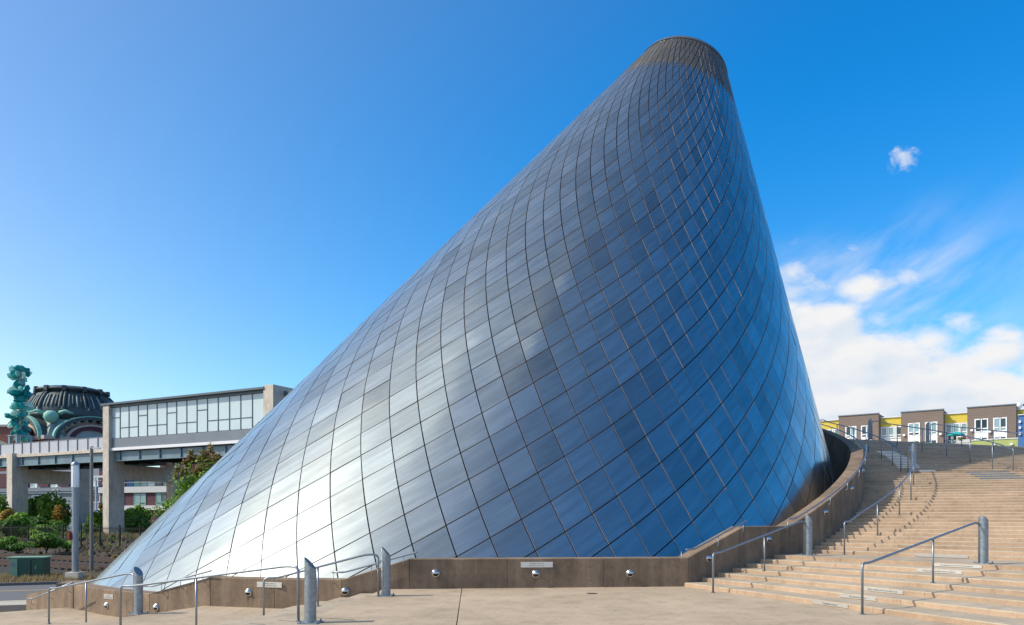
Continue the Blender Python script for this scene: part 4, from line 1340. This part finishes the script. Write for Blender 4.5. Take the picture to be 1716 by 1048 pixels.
# ------------------------------------------------------------------ poles and signs
def at_d(px, y, d): return Vector(((px - CXP) / FPX * d, d, EYE + (HORP - y) / FPX * d))
b0 = px_at(126, 972, -1.44)
lp = empty('lamp_column', b0, 'galvanised lamp column with a tall white opal top on a concrete foot', 'street lamp')
zt = at_d(126, 776, b0.y).z
zo = at_d(126, 817, b0.y).z
mb = MB(); mb.prism([(b0.x - .33, b0.y - .33), (b0.x + .33, b0.y - .33), (b0.x + .33, b0.y + .33), (b0.x - .33, b0.y + .33)], -1.6, -1.05); mb.build('foot', M['pier'], lp)
mb = MB(); mb.lathe((b0.x, b0.y, 0), [(.15, -1.05), (.15, zo)], 16); mb.build('post', M['galv'], lp)
mb = MB(); mb.lathe((b0.x, b0.y, 0), [(.175, zo), (.175, zt - .12)], 16); mb.build('diffuser', M['opal'], lp)
mb = MB(); mb.lathe((b0.x, b0.y, 0), [(.20, zt - .12), (.20, zt - .06), (.06, zt + .08), (0, zt + .09)], 16); mb.build('cap', M['galv'], lp)
for k in range(8):
    a = k * math.pi / 4
    mb = MB(); mb.tube([(b0.x + .18 * math.cos(a), b0.y + .18 * math.sin(a), zo), (b0.x + .18 * math.cos(a), b0.y + .18 * math.sin(a), zt - .1)], .008, 4); mb.build('diffuser_rib', M['white'], lp)
zs = at_d(126, 898, b0.y).z
mb = MB(); mb.box((b0.x - .20, b0.y - .05, zs), (.03, .34, .42)); mb.build('sign_plate', M['red'], lp)
mb = MB(); mb.box((b0.x - .218, b0.y - .05, zs), (.004, .24, .30)); mb.build('sign_face', M['white'], lp)
b1 = px_at(153.5, 962, -1.44)
lp = empty('street_lamp', b1, 'thin dark grey street lamp just right of the column with the white top', 'street lamp')
zt = at_d(153, 752, b1.y).z
mb = MB(); mb.lathe((b1.x, b1.y, 0), [(.10, -1.45), (.082, zt)], 12); mb.build('post', M['pole_grey'], lp)
mb = MB(); mb.lathe((b1.x, b1.y, 0), [(.10, zt), (.10, zt + .12), (0, zt + .12)], 12); mb.build('cap', M['pole_grey'], lp)
mb = MB(); mb.box((b1.x + .26, b1.y, zt + .02), (.42, .2, .07)); mb.build('lamp_head', M['white'], lp)
def far_lamp(px, ytop, ybase, d, label, double=False):
    t, z0 = at_d(px, ytop, d), -1.5
    r = empty('street_lamp', (t.x, t.y, z0), label, 'street lamp')
    mb = MB(); mb.lathe((t.x, t.y, 0), [(.11, z0), (.09, t.z)], 8); mb.build('post', M['white'] if not double else M['pole_grey'], r)
    if double:
        for zz2 in (t.z, t.z - 1.6):
            for s_ in (-1, 1):
                mb = MB(); mb.tube([(t.x, t.y, zz2 - .3), (t.x + s_ * .25, t.y, zz2 - .05)], .05, 5); mb.lathe((t.x + s_ * .3, t.y, zz2), [(.06, -.1), (.22, .02), (.1, .12), (0, .14)], 8); mb.build('lamp_head', M['white'], r)
    else:
        mb = MB(); mb.box((t.x + .25, t.y, t.z + .05), (.75, .3, .14)); mb.build('lamp_head', M['white'], r)
far_lamp(161, 806, 870, 102, 'slim white street lamp beside the orange diamond sign')
far_lamp(94.5, 822, 880, 100, 'double headed dark lamp standing among the clipped shrubs', True)
# diamond warning sign
c = at_d(170.5, 850, 96)
sg = empty('warning_sign', (c.x, c.y, -1.5), 'orange yellow diamond warning sign with a black arrow symbol', 'road sign')
mb = MB(); mb.tube([(c.x + .05, c.y + .06, -1.5), (c.x + .05, c.y + .06, c.z + .5)], .04, 6); mb.build('post', M['galv'], sg)
hw = .62
mb = MB(); mb.add([(c.x + x * hw * .8, c.y + yy, c.z + z * hw) for yy in (0, .03) for x, z in ((0, -1), (1, 0), (0, 1), (-1, 0))], [(0, 1, 2, 3), (7, 6, 5, 4), (0, 4, 5, 1), (1, 5, 6, 2), (2, 6, 7, 3), (3, 7, 4, 0)]); mb.build('sign_face', M['sign_yellow'], sg)
mb = MB()
for pts in ([(-.26, .02), (0, .20), (0, .09), (.24, .09), (.24, -.05), (0, -.05), (0, -.16)],):
    mb.add([(c.x + x * .9, c.y - .004, c.z + z) for x, z in reversed(pts)], [tuple(range(len(pts)))])
mb.build('symbol', M['iron'], sg)
# transformer cabinet
p = px_at(50, 968, -1.44)
tb = empty('transformer_box', p, 'dark green utility cabinet with one side coloured sunlit pale, standing on the grass verge', 'utility box')
u = Vector((.97, .24, 0)).normalized(); v_ = Vector((-u.y, u.x, 0))
mb = MB(); mb.box(p + Vector((.15, 0, .52)), (1.30, 1.1, 1.04), u); mb.build('cabinet', M['green_box'], tb)
mb = MB(); mb.box(p - u * .68 + Vector((.15, 0, .50)) + v_ * -.02, (.34, 1.16, 1.0), u); mb.build('sunlit_side', M['green_sunlit'], tb)  # left side of the cabinet, sunlight painted into its green
mb = MB(); mb.box(p + Vector((.0, 0, 1.065)), (1.85, 1.22, .05), u); mb.build('lid', M['green_sunlit'], tb)
mb = MB(); mb.box(p - u * .68 - v_ * .604 + Vector((.15, 0, .72)), (.22, .012, .2), u); mb.build('label_plate', M['grey_clad'], tb)
mb = MB(); mb.box(p + u * .1 - v_ * .556 + Vector((.15, 0, .5)), (.05, .014, .9), u); mb.build('door_seam', M['iron'], tb)
mb = MB(); mb.box(p + u * .32 - v_ * .565 + Vector((.15, 0, .55)), (.05, .03, .16), u); mb.build('handle', M['galv'], tb)

# ------------------------------------------------------------------ railway: ballast bed, rails, bank
rb0 = px_at(60, 952, -1.5)
def rw(t, n, z): return rb0 + UB * t + NB * n + Vector((0, 0, z - rb0.z))
mb = MB(); n_ = 90
vs = []
for i in range(n_ + 1):
    t = -60 + 110 * i / n_
    for n0, z in ((-4.2, -1.5), (-2.6, -1.28), (7.5, -1.28), (9.5, -1.48)):
        q = rw(t, n0, z + rng.normal(0, .03)); vs.append(q)
mb.add(vs, [(i * 4 + j, (i + 1) * 4 + j, (i + 1) * 4 + j + 1, i * 4 + j + 1) for i in range(n_) for j in range(3)])
tag(mb.build('railway_ballast', M['ballast']), kind='structure')
trk = empty('railway_track', rw(0, 0, -1.28), 'two dark railway tracks running behind the grass verge', 'railway track')
for n0 in (-1.6, -.1, 3.2, 4.7):
    mb = MB(); a, c = rw(-60, n0, -1.16), rw(50, n0, -1.16)
    mb.box((a + c) / 2, ((c - a).length, .08, .17), UB); mb.build('rail', M['rust'], trk)
sl = MB()
for k in range(150):
    for n0 in (-.85, 3.95):
        q = rw(-55 + k * .62, n0, -1.262); sl.box(q, (.24, 2.5, .12), UB)
tag(sl.build('sleeper', M['wood'], trk), kind='stuff')
mb = MB(); vs = []; NI, NJ = 120, 12
for i in range(NI + 1):
    t = -75 + 130 * i / NI
    for j in range(NJ + 1):
        f = j / NJ; n0 = 9.4 + f * 17
        z = -1.5 + (1.25 * min(1, f * 2.6)) + rng.normal(0, .10) + .18 * math.sin(t * .7 + f * 3) * f
        if j == 0: z = -1.55
        vs.append(rw(t + rng.normal(0, .2), n0, z))
mb.add(vs, [(i * (NJ + 1) + j, (i + 1) * (NJ + 1) + j, (i + 1) * (NJ + 1) + j + 1, i * (NJ + 1) + j + 1) for i in range(NI) for j in range(NJ)])
tag(mb.build('railway_bank', M['soil']), kind='structure')
# loose rocks on the bank
rk = MB()
for k in range(420):
    q = rw(rng.uniform(-50, 30), rng.uniform(9.2, 16), -1.4); f = (q - rb0).dot(NB)
    q.z = -1.5 + 1.25 * min(1, max(0, (f - 9.4) / 17 * 2.6)) + .05
    r = rng.uniform(.08, .35)
    P = [q + Vector((rng.normal(), rng.normal(), rng.normal() * .7)) * r for _ in range(6)]
    P = [q + d * r * rng.uniform(.7, 1.2) for d in (Vector((1, 0, 0)), Vector((0, 1, 0)), Vector((-1, 0, 0)), Vector((0, -1, 0)), Vector((0, 0, .8)), Vector((0, 0, -.8)))]
    rk.add(P, [(0, 1, 4), (1, 2, 4), (2, 3, 4), (3, 0, 4), (1, 0, 5), (2, 1, 5), (3, 2, 5), (0, 3, 5)])
tag(rk.build('bank_rocks', M['ballast']), 'dark loose rocks on the railway bank', 'rocks', kind='stuff')
# black picket fence along the bank
f0 = at_d(0, 912, 68); f0.z = -.35
fen = empty('picket_fence', f0, 'black iron picket fence along the top of the railway bank', 'fence')
pk = MB(); FL = 46.0
def fp(t): return f0 + UB * t
for k in range(int(FL / .16)):
    q = fp(-8 + k * .16); pk.box((q.x, q.y, f0.z + .62), (.022, .022, 1.24), UB)
tag(pk.build('picket', M['iron'], fen), kind='stuff')
for z in (.18, 1.08):
    mb = MB(); q = fp(-8 + FL / 2); mb.box((q.x, q.y, f0.z + z), (FL, .03, .04), UB); mb.build('fence_rail', M['iron'], fen)
for k in range(int(FL / 2.45)):
    q = fp(-8 + k * 2.45); mb = MB(); mb.box((q.x, q.y, f0.z + .55), (.09, .09, 1.7), UB); mb.build('fence_post', M['iron'], fen)

# ------------------------------------------------------------------ plants
def leaf_cloud(mb, c, rad, n, size, clumps=14, flat=.85, up=.35, tone_bias=0.0, shell=.55):
    """leaf faces gathered in clumps through an uneven crown"""
    cc = np.array(c); rr_ = np.array(rad)
    C = []
    for _ in range(clumps):
        d = rng.normal(size=3); d /= np.linalg.norm(d)
        C.append((cc + d * rr_ * rng.uniform(.25, .8), rng.uniform(.30, .55), rng.normal(.0, .22)))
    for i in range(n):
        cp, cr, ct = C[int(rng.integers(clumps))]
        d = rng.normal(size=3); d /= np.linalg.norm(d)
        p = cp + d * rr_ * cr * rng.uniform(shell, 1.0)
        nrm = d * .8 + rng.normal(size=3) * .6 + np.array([0, 0, up]); nrm /= np.linalg.norm(nrm)
        a = np.cross(nrm, rng.normal(size=3)); a /= np.linalg.norm(a); b_ = np.cross(nrm, a)
        s_ = size * rng.uniform(.6, 1.3); w = s_ * flat * .5
        base = len(mb.v)
        mb.v += [tuple(p - a * s_ * .5), tuple(p + b_ * w - nrm * s_ * .1), tuple(p + a * s_ * .5), tuple(p - b_ * w - nrm * s_ * .1)]
        mb.f.append((base, base + 1, base + 2, base + 3)); mb.smooth.append(False); mb.mi.append(mb.m)
        mb.tone.append(float(np.clip(.42 + ct + rng.normal(0, .2) + tone_bias, 0, 1)))
def shrub(p, rad, n, size, label, mat='leaf', clumps=12, group='shrubs behind the railway fence', cat='shrub', name='shrub'):
    r = empty(name, (p.x, p.y, p.z), label, cat, group)
    mb = MB(); mb.tone = []
    leaf_cloud(mb, (p.x, p.y, p.z + rad[2] * .95), rad, n, size, clumps, tone_bias=.18)
    mb.build('foliage', M[mat], r)
    mb = MB()
    for k in range(5):
        a = k * 1.3 + .4
        mb.tube([(p.x, p.y, p.z - .1), (p.x + rad[0] * .3 * math.cos(a), p.y + rad[1] * .3 * math.sin(a), p.z + rad[2] * .9)], .05, 5, True, .02)
    mb.build('stem', M['wood'], r)
    return r
def sh(px, ytop, ybase, wpx, d, mat, n, size, label, clumps=12, grp='shrubs behind the railway fence'):
    t, b_ = at_d(px, ytop, d), at_d(px, ybase, d)
    hh = (t.z - b_.z) / 2; w = wpx / 2 / FPX * d * 1.3; hh *= 1.22; n = int(n * 2.0)
    return shrub(Vector((t.x, t.y, b_.z)), (w, w * .8, hh), n, size, label, mat, clumps, grp)
sh(6, 848, 905, 40, 84, 'leaf', 1500, .42, 'rounded green shrub at the left edge behind the fence')
sh(30, 866, 908, 44, 74, 'leaf', 1600, .36, 'yellow tipped shrub in front of the left bridge pier')
sh(12, 872, 906, 34, 71, 'leaf_dark', 1200, .32, 'darker shrub low at the left edge behind the fence')
sh(8, 856, 880, 28, 78, 'leaf_gold', 500, .3, 'golden leaved bush at the left edge above the darker shrub')
sh(85, 841, 905, 44, 90, 'leaf', 2600, .34, 'large dome clipped bright green shrub between the bridge piers', 20)
sh(60, 838, 905, 34, 94, 'leaf_dark', 1600, .40, 'tall dark shrub left of the dome clipped one')
sh(72, 866, 908, 60, 82, 'leaf_dark', 2000, .36, 'broad dark green shrub below the dome clipped one')
sh(99, 850, 876, 16, 88, 'leaf_gold', 420, .28, 'small golden bush beside the back pier')
sh(75, 882, 906, 50, 74, 'leaf', 1000, .32, 'low sprawling shrub behind the fence between the piers')
sh(160, 868, 904, 32, 88, 'leaf', 1200, .34, 'bushy shrub under the orange diamond sign')
sh(150, 882, 906, 26, 80, 'leaf_dark', 900, .32, 'dark shrub left of the middle bridge pier')
sh(212, 860, 902, 30, 96, 'leaf', 1400, .34, 'bright shrub right of the middle bridge pier')
sh(238, 854, 902, 34, 98, 'leaf', 1600, .34, 'taller light green shrub in front of the office windows')
sh(226, 872, 905, 60, 92, 'leaf_dark', 1700, .34, 'broad dark shrub at the foot of the office block')
sh(78, 898, 922, 44, 62, 'leaf_dark', 1500, .22, 'dark rounded bush in front of the fence on the bank', 10, 'bushes on the railway bank')
sh(74, 895, 908, 36, 62.5, 'leaf', 900, .2, 'sunlit top bush in front of the fence on the bank', 10, 'bushes on the railway bank')
sh(20, 904, 922, 56, 60, 'leaf_dark', 1300, .2, 'low leafy ground bush at the left end of the bank', 14, 'bushes on the railway bank')
sh(112, 906, 920, 26, 62, 'leaf', 600, .2, 'small green bush on the bank left of the lamp column', 8, 'bushes on the railway bank')
sh(140, 932, 948, 16, 54, 'leaf', 380, .16, 'small weed clump low on the bank behind the lamp posts', 8, 'bushes on the railway bank')
sh(185, 932, 956, 18, 52, 'leaf_gold', 420, .18, 'straggly dry bush beside the foot of the cone', 8, 'bushes on the railway bank')
# the tree behind the cone's left flank
d_ = 57.0
tp, tb_ = at_d(332, 772, d_), at_d(332, 915, d_)
tree = empty('tree', (tp.x, tp.y, -1.5), 'leafy tree with reddish young tips rising behind the left flank of the cone', 'tree')
mb = MB(); mb.tube([(tp.x, tp.y, -1.5), (tp.x + .1, tp.y, .6), (tp.x, tp.y + .1, 2.4), (tp.x + .2, tp.y, 4.4)], .17, 8, True, .05); mb.build('trunk', M['wood'], tree)
limb = MB()
for k in range(9):
    a = k * 2.4; h = 1.2 + .35 * k
    limb.tube([(tp.x, tp.y, h), (tp.x + 1.2 * math.cos(a), tp.y + 1.2 * math.sin(a), h + .9), (tp.x + 2.0 * math.cos(a), tp.y + 2.0 * math.sin(a), h + 1.9)], .07, 5, True, .015)
limb.build('limb', M['wood'], tree)
mb = MB(); mb.tone = []
leaf_cloud(mb, (tp.x + .6, tp.y, 3.0), (2.7, 2.4, 2.7), 8500, .24, 40, .7, .3, .1, .35)
leaf_cloud(mb, (tp.x - 1.0, tp.y, 1.8), (2.4, 2.2, 2.2), 4200, .24, 20, .7, .3, .1, .35)
mb.build('crown', M['leaf'], tree)
mb = MB(); mb.tone = []
for px, y in ((303, 790), (322, 764), (338, 768), (352, 760), (330, 785), (361, 770), (345, 780), (312, 775)):
    q = at_d(px, y, d_ + rng.uniform(-1, 1)); leaf_cloud(mb, q, (.5, .5, .75), 330, .19, 8, .6, .6, 0, .2)
mb.build('young_shoots', M['leaf_tip'], tree)
# dry grass along the verge and on the bank
def tufts(name, pts, hmin, hmax, mat, label, blades=7):
    mb = MB(); mb.tone = []
    for p in pts:
        for _ in range(blades):
            a = rng.uniform(0, 6.28); h = rng.uniform(hmin, hmax); w = h * .07 + .006
            l = Vector((math.cos(a), math.sin(a), 0)); o_ = p + Vector((rng.normal(0, .08), rng.normal(0, .08), 0))
            tipp = o_ + l * h * rng.uniform(.1, .6) + Vector((0, 0, h)); sdv = Vector((-l.y, l.x, 0)) * w
            base = len(mb.v)
            mb.v += [tuple(o_ - sdv), tuple(o_ + sdv), tuple(tipp)]
            mb.f.append((base, base + 1, base + 2)); mb.smooth.append(False); mb.mi.append(0); mb.tone.append(float(rng.uniform(0, 1)))
    return tag(mb.build(name, M[mat]), label, 'grass', kind='stuff')
pts = [k0 + SD * rng.uniform(-8, 22) + SN * rng.uniform(.35, 6.0) for _ in range(3600)]
for p in pts: p.z = -1.45
tufts('dry_grass', pts, .08, .30, 'straw', 'dry straw coloured grass on the roadside verge')
pts = []
for _ in range(1500):
    q = rw(rng.uniform(-50, 35), rng.uniform(9, 22), -1.3); f = (q - rb0).dot(NB)
    q.z = -1.5 + 1.25 * min(1, max(0, (f - 9.4) / 17 * 2.6)); pts.append(q)
tufts('bank_grass', pts, .12, .55, 'straw', 'patchy dry grass on the railway bank')
pts = []
for _ in range(900):
    q = rw(rng.uniform(-50, 35), rng.uniform(12, 24), -1.3); f = (q - rb0).dot(NB)
    q.z = -1.5 + 1.25 * min(1, max(0, (f - 9.4) / 17 * 2.6)); pts.append(q)
tufts('bank_weeds', pts, .10, .40, 'leaf', 'low green weeds on the railway bank', 10)

# ------------------------------------------------------------------ apartments at the head of the stairs
base, D, NR, t_of, z_of, blk = facade_frame(1409, 112, (1.38, -1.0, 0))
flats = empty('apartment_row', base + Vector((0, 0, 5)), 'row of brown and yellow apartments with white windows above the stair top', 'building')
YT = z_of(1500, 704); 
def siding(mb, t0, t1, o, z0, z1, dz=.34):
    """lap boards, each a wedge proud at its foot"""
    z = z0
    while z < z1 - .02:
        h = min(dz, z1 - z)
        blk(mb, t0, t1, o, o + .03, z + .012, z + h); z += dz
def brown_box(pa, pb, wins, yroof):
    t0, t1 = t_of(pa), t_of(pb)
    zr = z_of((pa + pb) / 2, yroof)
    mb = MB(); blk(mb, t0, t1, -8, 1.2, 4.0, zr); mb.build('bay_wall', M['brown'], flats)
    mb = MB(); siding(mb, t0 + .03, t1 - .03, 1.2, 11.4, zr - .1); mb.build('lap_siding', M['brown'], flats)
    mb = MB(); blk(mb, t0 - .08, t1 + .08, 1.1, 1.32, zr + .002, zr + .14); mb.build('parapet_cap', M['zinc'], flats)
    for a, c in wins:
        u0, u1 = t_of(a), t_of(c)
        window(flats, blk, u0, u1, zr - 3.35, zr - 1.55, 2, [0, .27, 1], M['white'], [M['glass_pale'], M['glass_pale'], M['glass_dark']], 1.24, .15)
        mb = MB(); blk(mb, u0, u1, 1.232, 1.262, zr - 3.95, zr - 3.36); mb.build('white_panel', M['white'], flats)
        window(flats, blk, u0, u1, zr - 5.4, zr - 3.96, 2, [0, .45, 1], M['white'], [M['glass_pale'], M['glass_pale'], M['glass_dark']], 1.24, .15)
def yellow_bay(pa, pb, nwin, ytop, last=False):
    t0, t1 = t_of(pa), t_of(pb)
    zt_ = z_of((pa + pb) / 2, ytop)
    mb = MB(); blk(mb, t0, t1, -8, -.1, 4.0, zt_ - .1); mb.build('wall', M['white'], flats)
    mb = MB(); siding(mb, t0 + .01, t1 - .01, -.1, zt_ - 1.25, zt_, .3); mb.build('yellow_fascia', M['yellow_clad'], flats)
    mb = MB(); blk(mb, t0, t1, -.2, .12, zt_ + .002, zt_ + .1); mb.build('parapet_cap', M['white'], flats)
    w = (t1 - t0) / nwin
    for i in range(nwin):
        window(flats, blk, t0 + i * w + .05, t0 + (i + 1) * w - .05, zt_ - 2.95, zt_ - 1.3, 1, [0, .26, 1], M['white'], [M['glass_pale'], M['glass_pale'], M['glass_dark']], -.06, .14)
        window(flats, blk, t0 + i * w + .05, t0 + (i + 1) * w - .05, zt_ - 5.0, zt_ - 3.55, 1, [0, .3, 1], M['white'], [M['glass_pale'], M['glass_dark']], -.06, .14)
yellow_bay(1340, 1408.5, 6, 706.5)
brown_box(1408.5, 1475.5, [(1420, 1438.5), (1446, 1464)], 697.5)
yellow_bay(1475.5, 1512.3, 3, 700)
brown_box(1512.3, 1583.2, [(1524, 1544), (1552.5, 1573)], 691)
yellow_bay(1583.2, 1622.4, 3, 693.5)
brown_box(1622.4, 1704, [(1634.5, 1657.3), (1665.5, 1688.5)], 683)
yellow_bay(1704, 1760, 4, 685.5)
# wall lamps
for px, y in ((1517.5, 731), (1578, 729), (1630, 723), (1660, 725)):
    q = base + D * t_of(px) + NR * 1.34; z = z_of(px, y)
    mb = MB(); mb.box((q.x, q.y, z), (.3, .3, .26), D); mb.build('wall_lamp', M['opal'], flats)
# satellite ball on the roof
q = base + D * t_of(1706) + NR * -1; z = z_of(1706, 679)
ball = empty('roof_dish', (q.x, q.y, z - 1.1), 'white ball shaped satellite dish on the roof at the right end of the apartments', 'satellite dish')
mb = MB(); mb.lathe((q.x, q.y, z), [(.46 * math.sin(a), -.46 * math.cos(a)) for a in np.linspace(.3, math.pi, 9)], 14); mb.build('dish', M['white'], ball)
mb = MB(); mb.tube([(q.x, q.y, z - 1.6), (q.x, q.y, z - .3)], .07, 6); mb.build('mast', M['mullion'], ball)
mb = MB(); mb.tube([(q.x + .3, q.y, z), (q.x + .62, q.y - .1, z + .1)], .05, 5); mb.box((q.x + .66, q.y - .1, z + .12), (.14, .14, .3)); mb.build('feed_arm', M['mullion'], ball)
# terrace in front: podium, lime green wall, blue volume
base2, D2, NR2, t2, z2, blk2 = facade_frame(1628, 96, (1.38, -1.0, 0))
pod = empty('apartment_terrace', base2 + Vector((0, 0, 4)), 'raised terrace in front of the apartments', 'terrace')
mb = MB(); blk2(mb, t2(1360), t2(1790), -6, -.3, 3.5, z2(1628, 742)); mb.build('podium', M['white_clad'], pod)
gw = empty('green_wall', base2 + D2 * 4 + Vector((0, 0, 5)), 'lime green garden wall with a white coping below the right-hand windows', 'wall')
mb = MB(); blk2(mb, t2(1628), t2(1706), -.25, .0, 5, z2(1660, 737.5)); mb.build('wall_face', M['lime'], gw)
mb = MB(); blk2(mb, t2(1627.5), t2(1706.5), -.32, .07, z2(1660, 737.4), z2(1660, 736)); mb.build('coping', M['white'], gw)
for px in (1666, 1695):
    q = base2 + D2 * t2(px) + NR2 * .12
    mb = MB(); mb.box((q.x, q.y, z2(px, 745)), (.3, .24, .22), D2); mb.build('wall_lamp', M['opal'], gw)
bl = empty('blue_building', base2 + D2 * 12 + Vector((0, 0, 4)), 'blue building cut by the right edge of the view', 'building')
mb = MB(); blk2(mb, t2(1706.8), t2(1760), -6, .6, 4, z2(1712, 697)); mb.build('wall', M['blue'], bl)
mb = MB(); blk2(mb, t2(1706.4), t2(1760), .5, .75, z2(1712, 696.9), z2(1712, 695.6)); mb.build('coping', M['white'], bl)
for y in (708, 718, 728):
    q = base2 + D2 * t2(1709.5) + NR2 * .7
    mb = MB(); mb.box((q.x, q.y, z2(1709, y)), (.22, .16, .3), D2); mb.build('wall_lamp', M['opal'], bl)
# terrace furniture
q = at_d(1602, 729, 99)
um_ = empty('parasol', (q.x, q.y, 11.4), 'teal garden parasol on the apartment terrace', 'parasol')
mb = MB(); mb.lathe((q.x, q.y, q.z), [(0, .42), (.5, .30), (1.05, 0), (1.05, -.1)], 8, False); mb.build('canopy', M['teal_cloth'], um_)
mb = MB(); mb.tube([(q.x, q.y, 11.2), (q.x, q.y, q.z + .4)], .05, 6); mb.build('pole', M['white'], um_)
zg = z2(1600, 742)
for k, (px, dd_) in enumerate(((1588, 98.3), (1597, 98.0), (1613, 98.2))):
    q = at_d(px, 740, dd_)
    ch = empty('patio_chair', (q.x, q.y, zg), ['dark patio chair left of the parasol pole', 'dark patio chair under the parasol', 'dark patio chair right of the parasol beside the pink flowers'][k], 'chair', 'patio chairs on the terrace')
    mb = MB(); mb.box((q.x, q.y, zg + .44), (.5, .5, .06)); mb.build('seat', M['iron'], ch)
    mb = MB(); mb.box((q.x + .23, q.y, zg + .72), (.05, .5, .5)); mb.build('backrest', M['iron'], ch)
    for i in (-1, 1):
        for j in (-1, 1):
            mb = MB(); mb.box((q.x + i * .22, q.y + j * .22, zg + .205), (.04, .04, .41)); mb.build('leg', M['iron'], ch)
q = at_d(1614, 741, 97.2)
pln = empty('flower_planter', (q.x, q.y, zg), 'planter of pink flowers at the edge of the apartment terrace', 'planter')
mb = MB(); mb.box((q.x, q.y, zg + .2), (1.5, .4, .4), D2); mb.build('trough', M['white_clad'], pln)
mb = MB(); mb.tone = []; leaf_cloud(mb, (q.x, q.y, zg + .5), (.75, .3, .22), 260, .13, 10); mb.build('foliage', M['leaf'], pln)
mb = MB()
for k in range(60):
    c = Vector((q.x, q.y, zg + .58)) + D2 * rng.uniform(-.7, .7) + Vector((0, rng.uniform(-.25, .2), rng.uniform(-.05, .15)))
    mb.lathe(c, [(0, .05), (.06, 0), (0, -.05)], 5)
mb.build('flowers', M['pink'], pln)
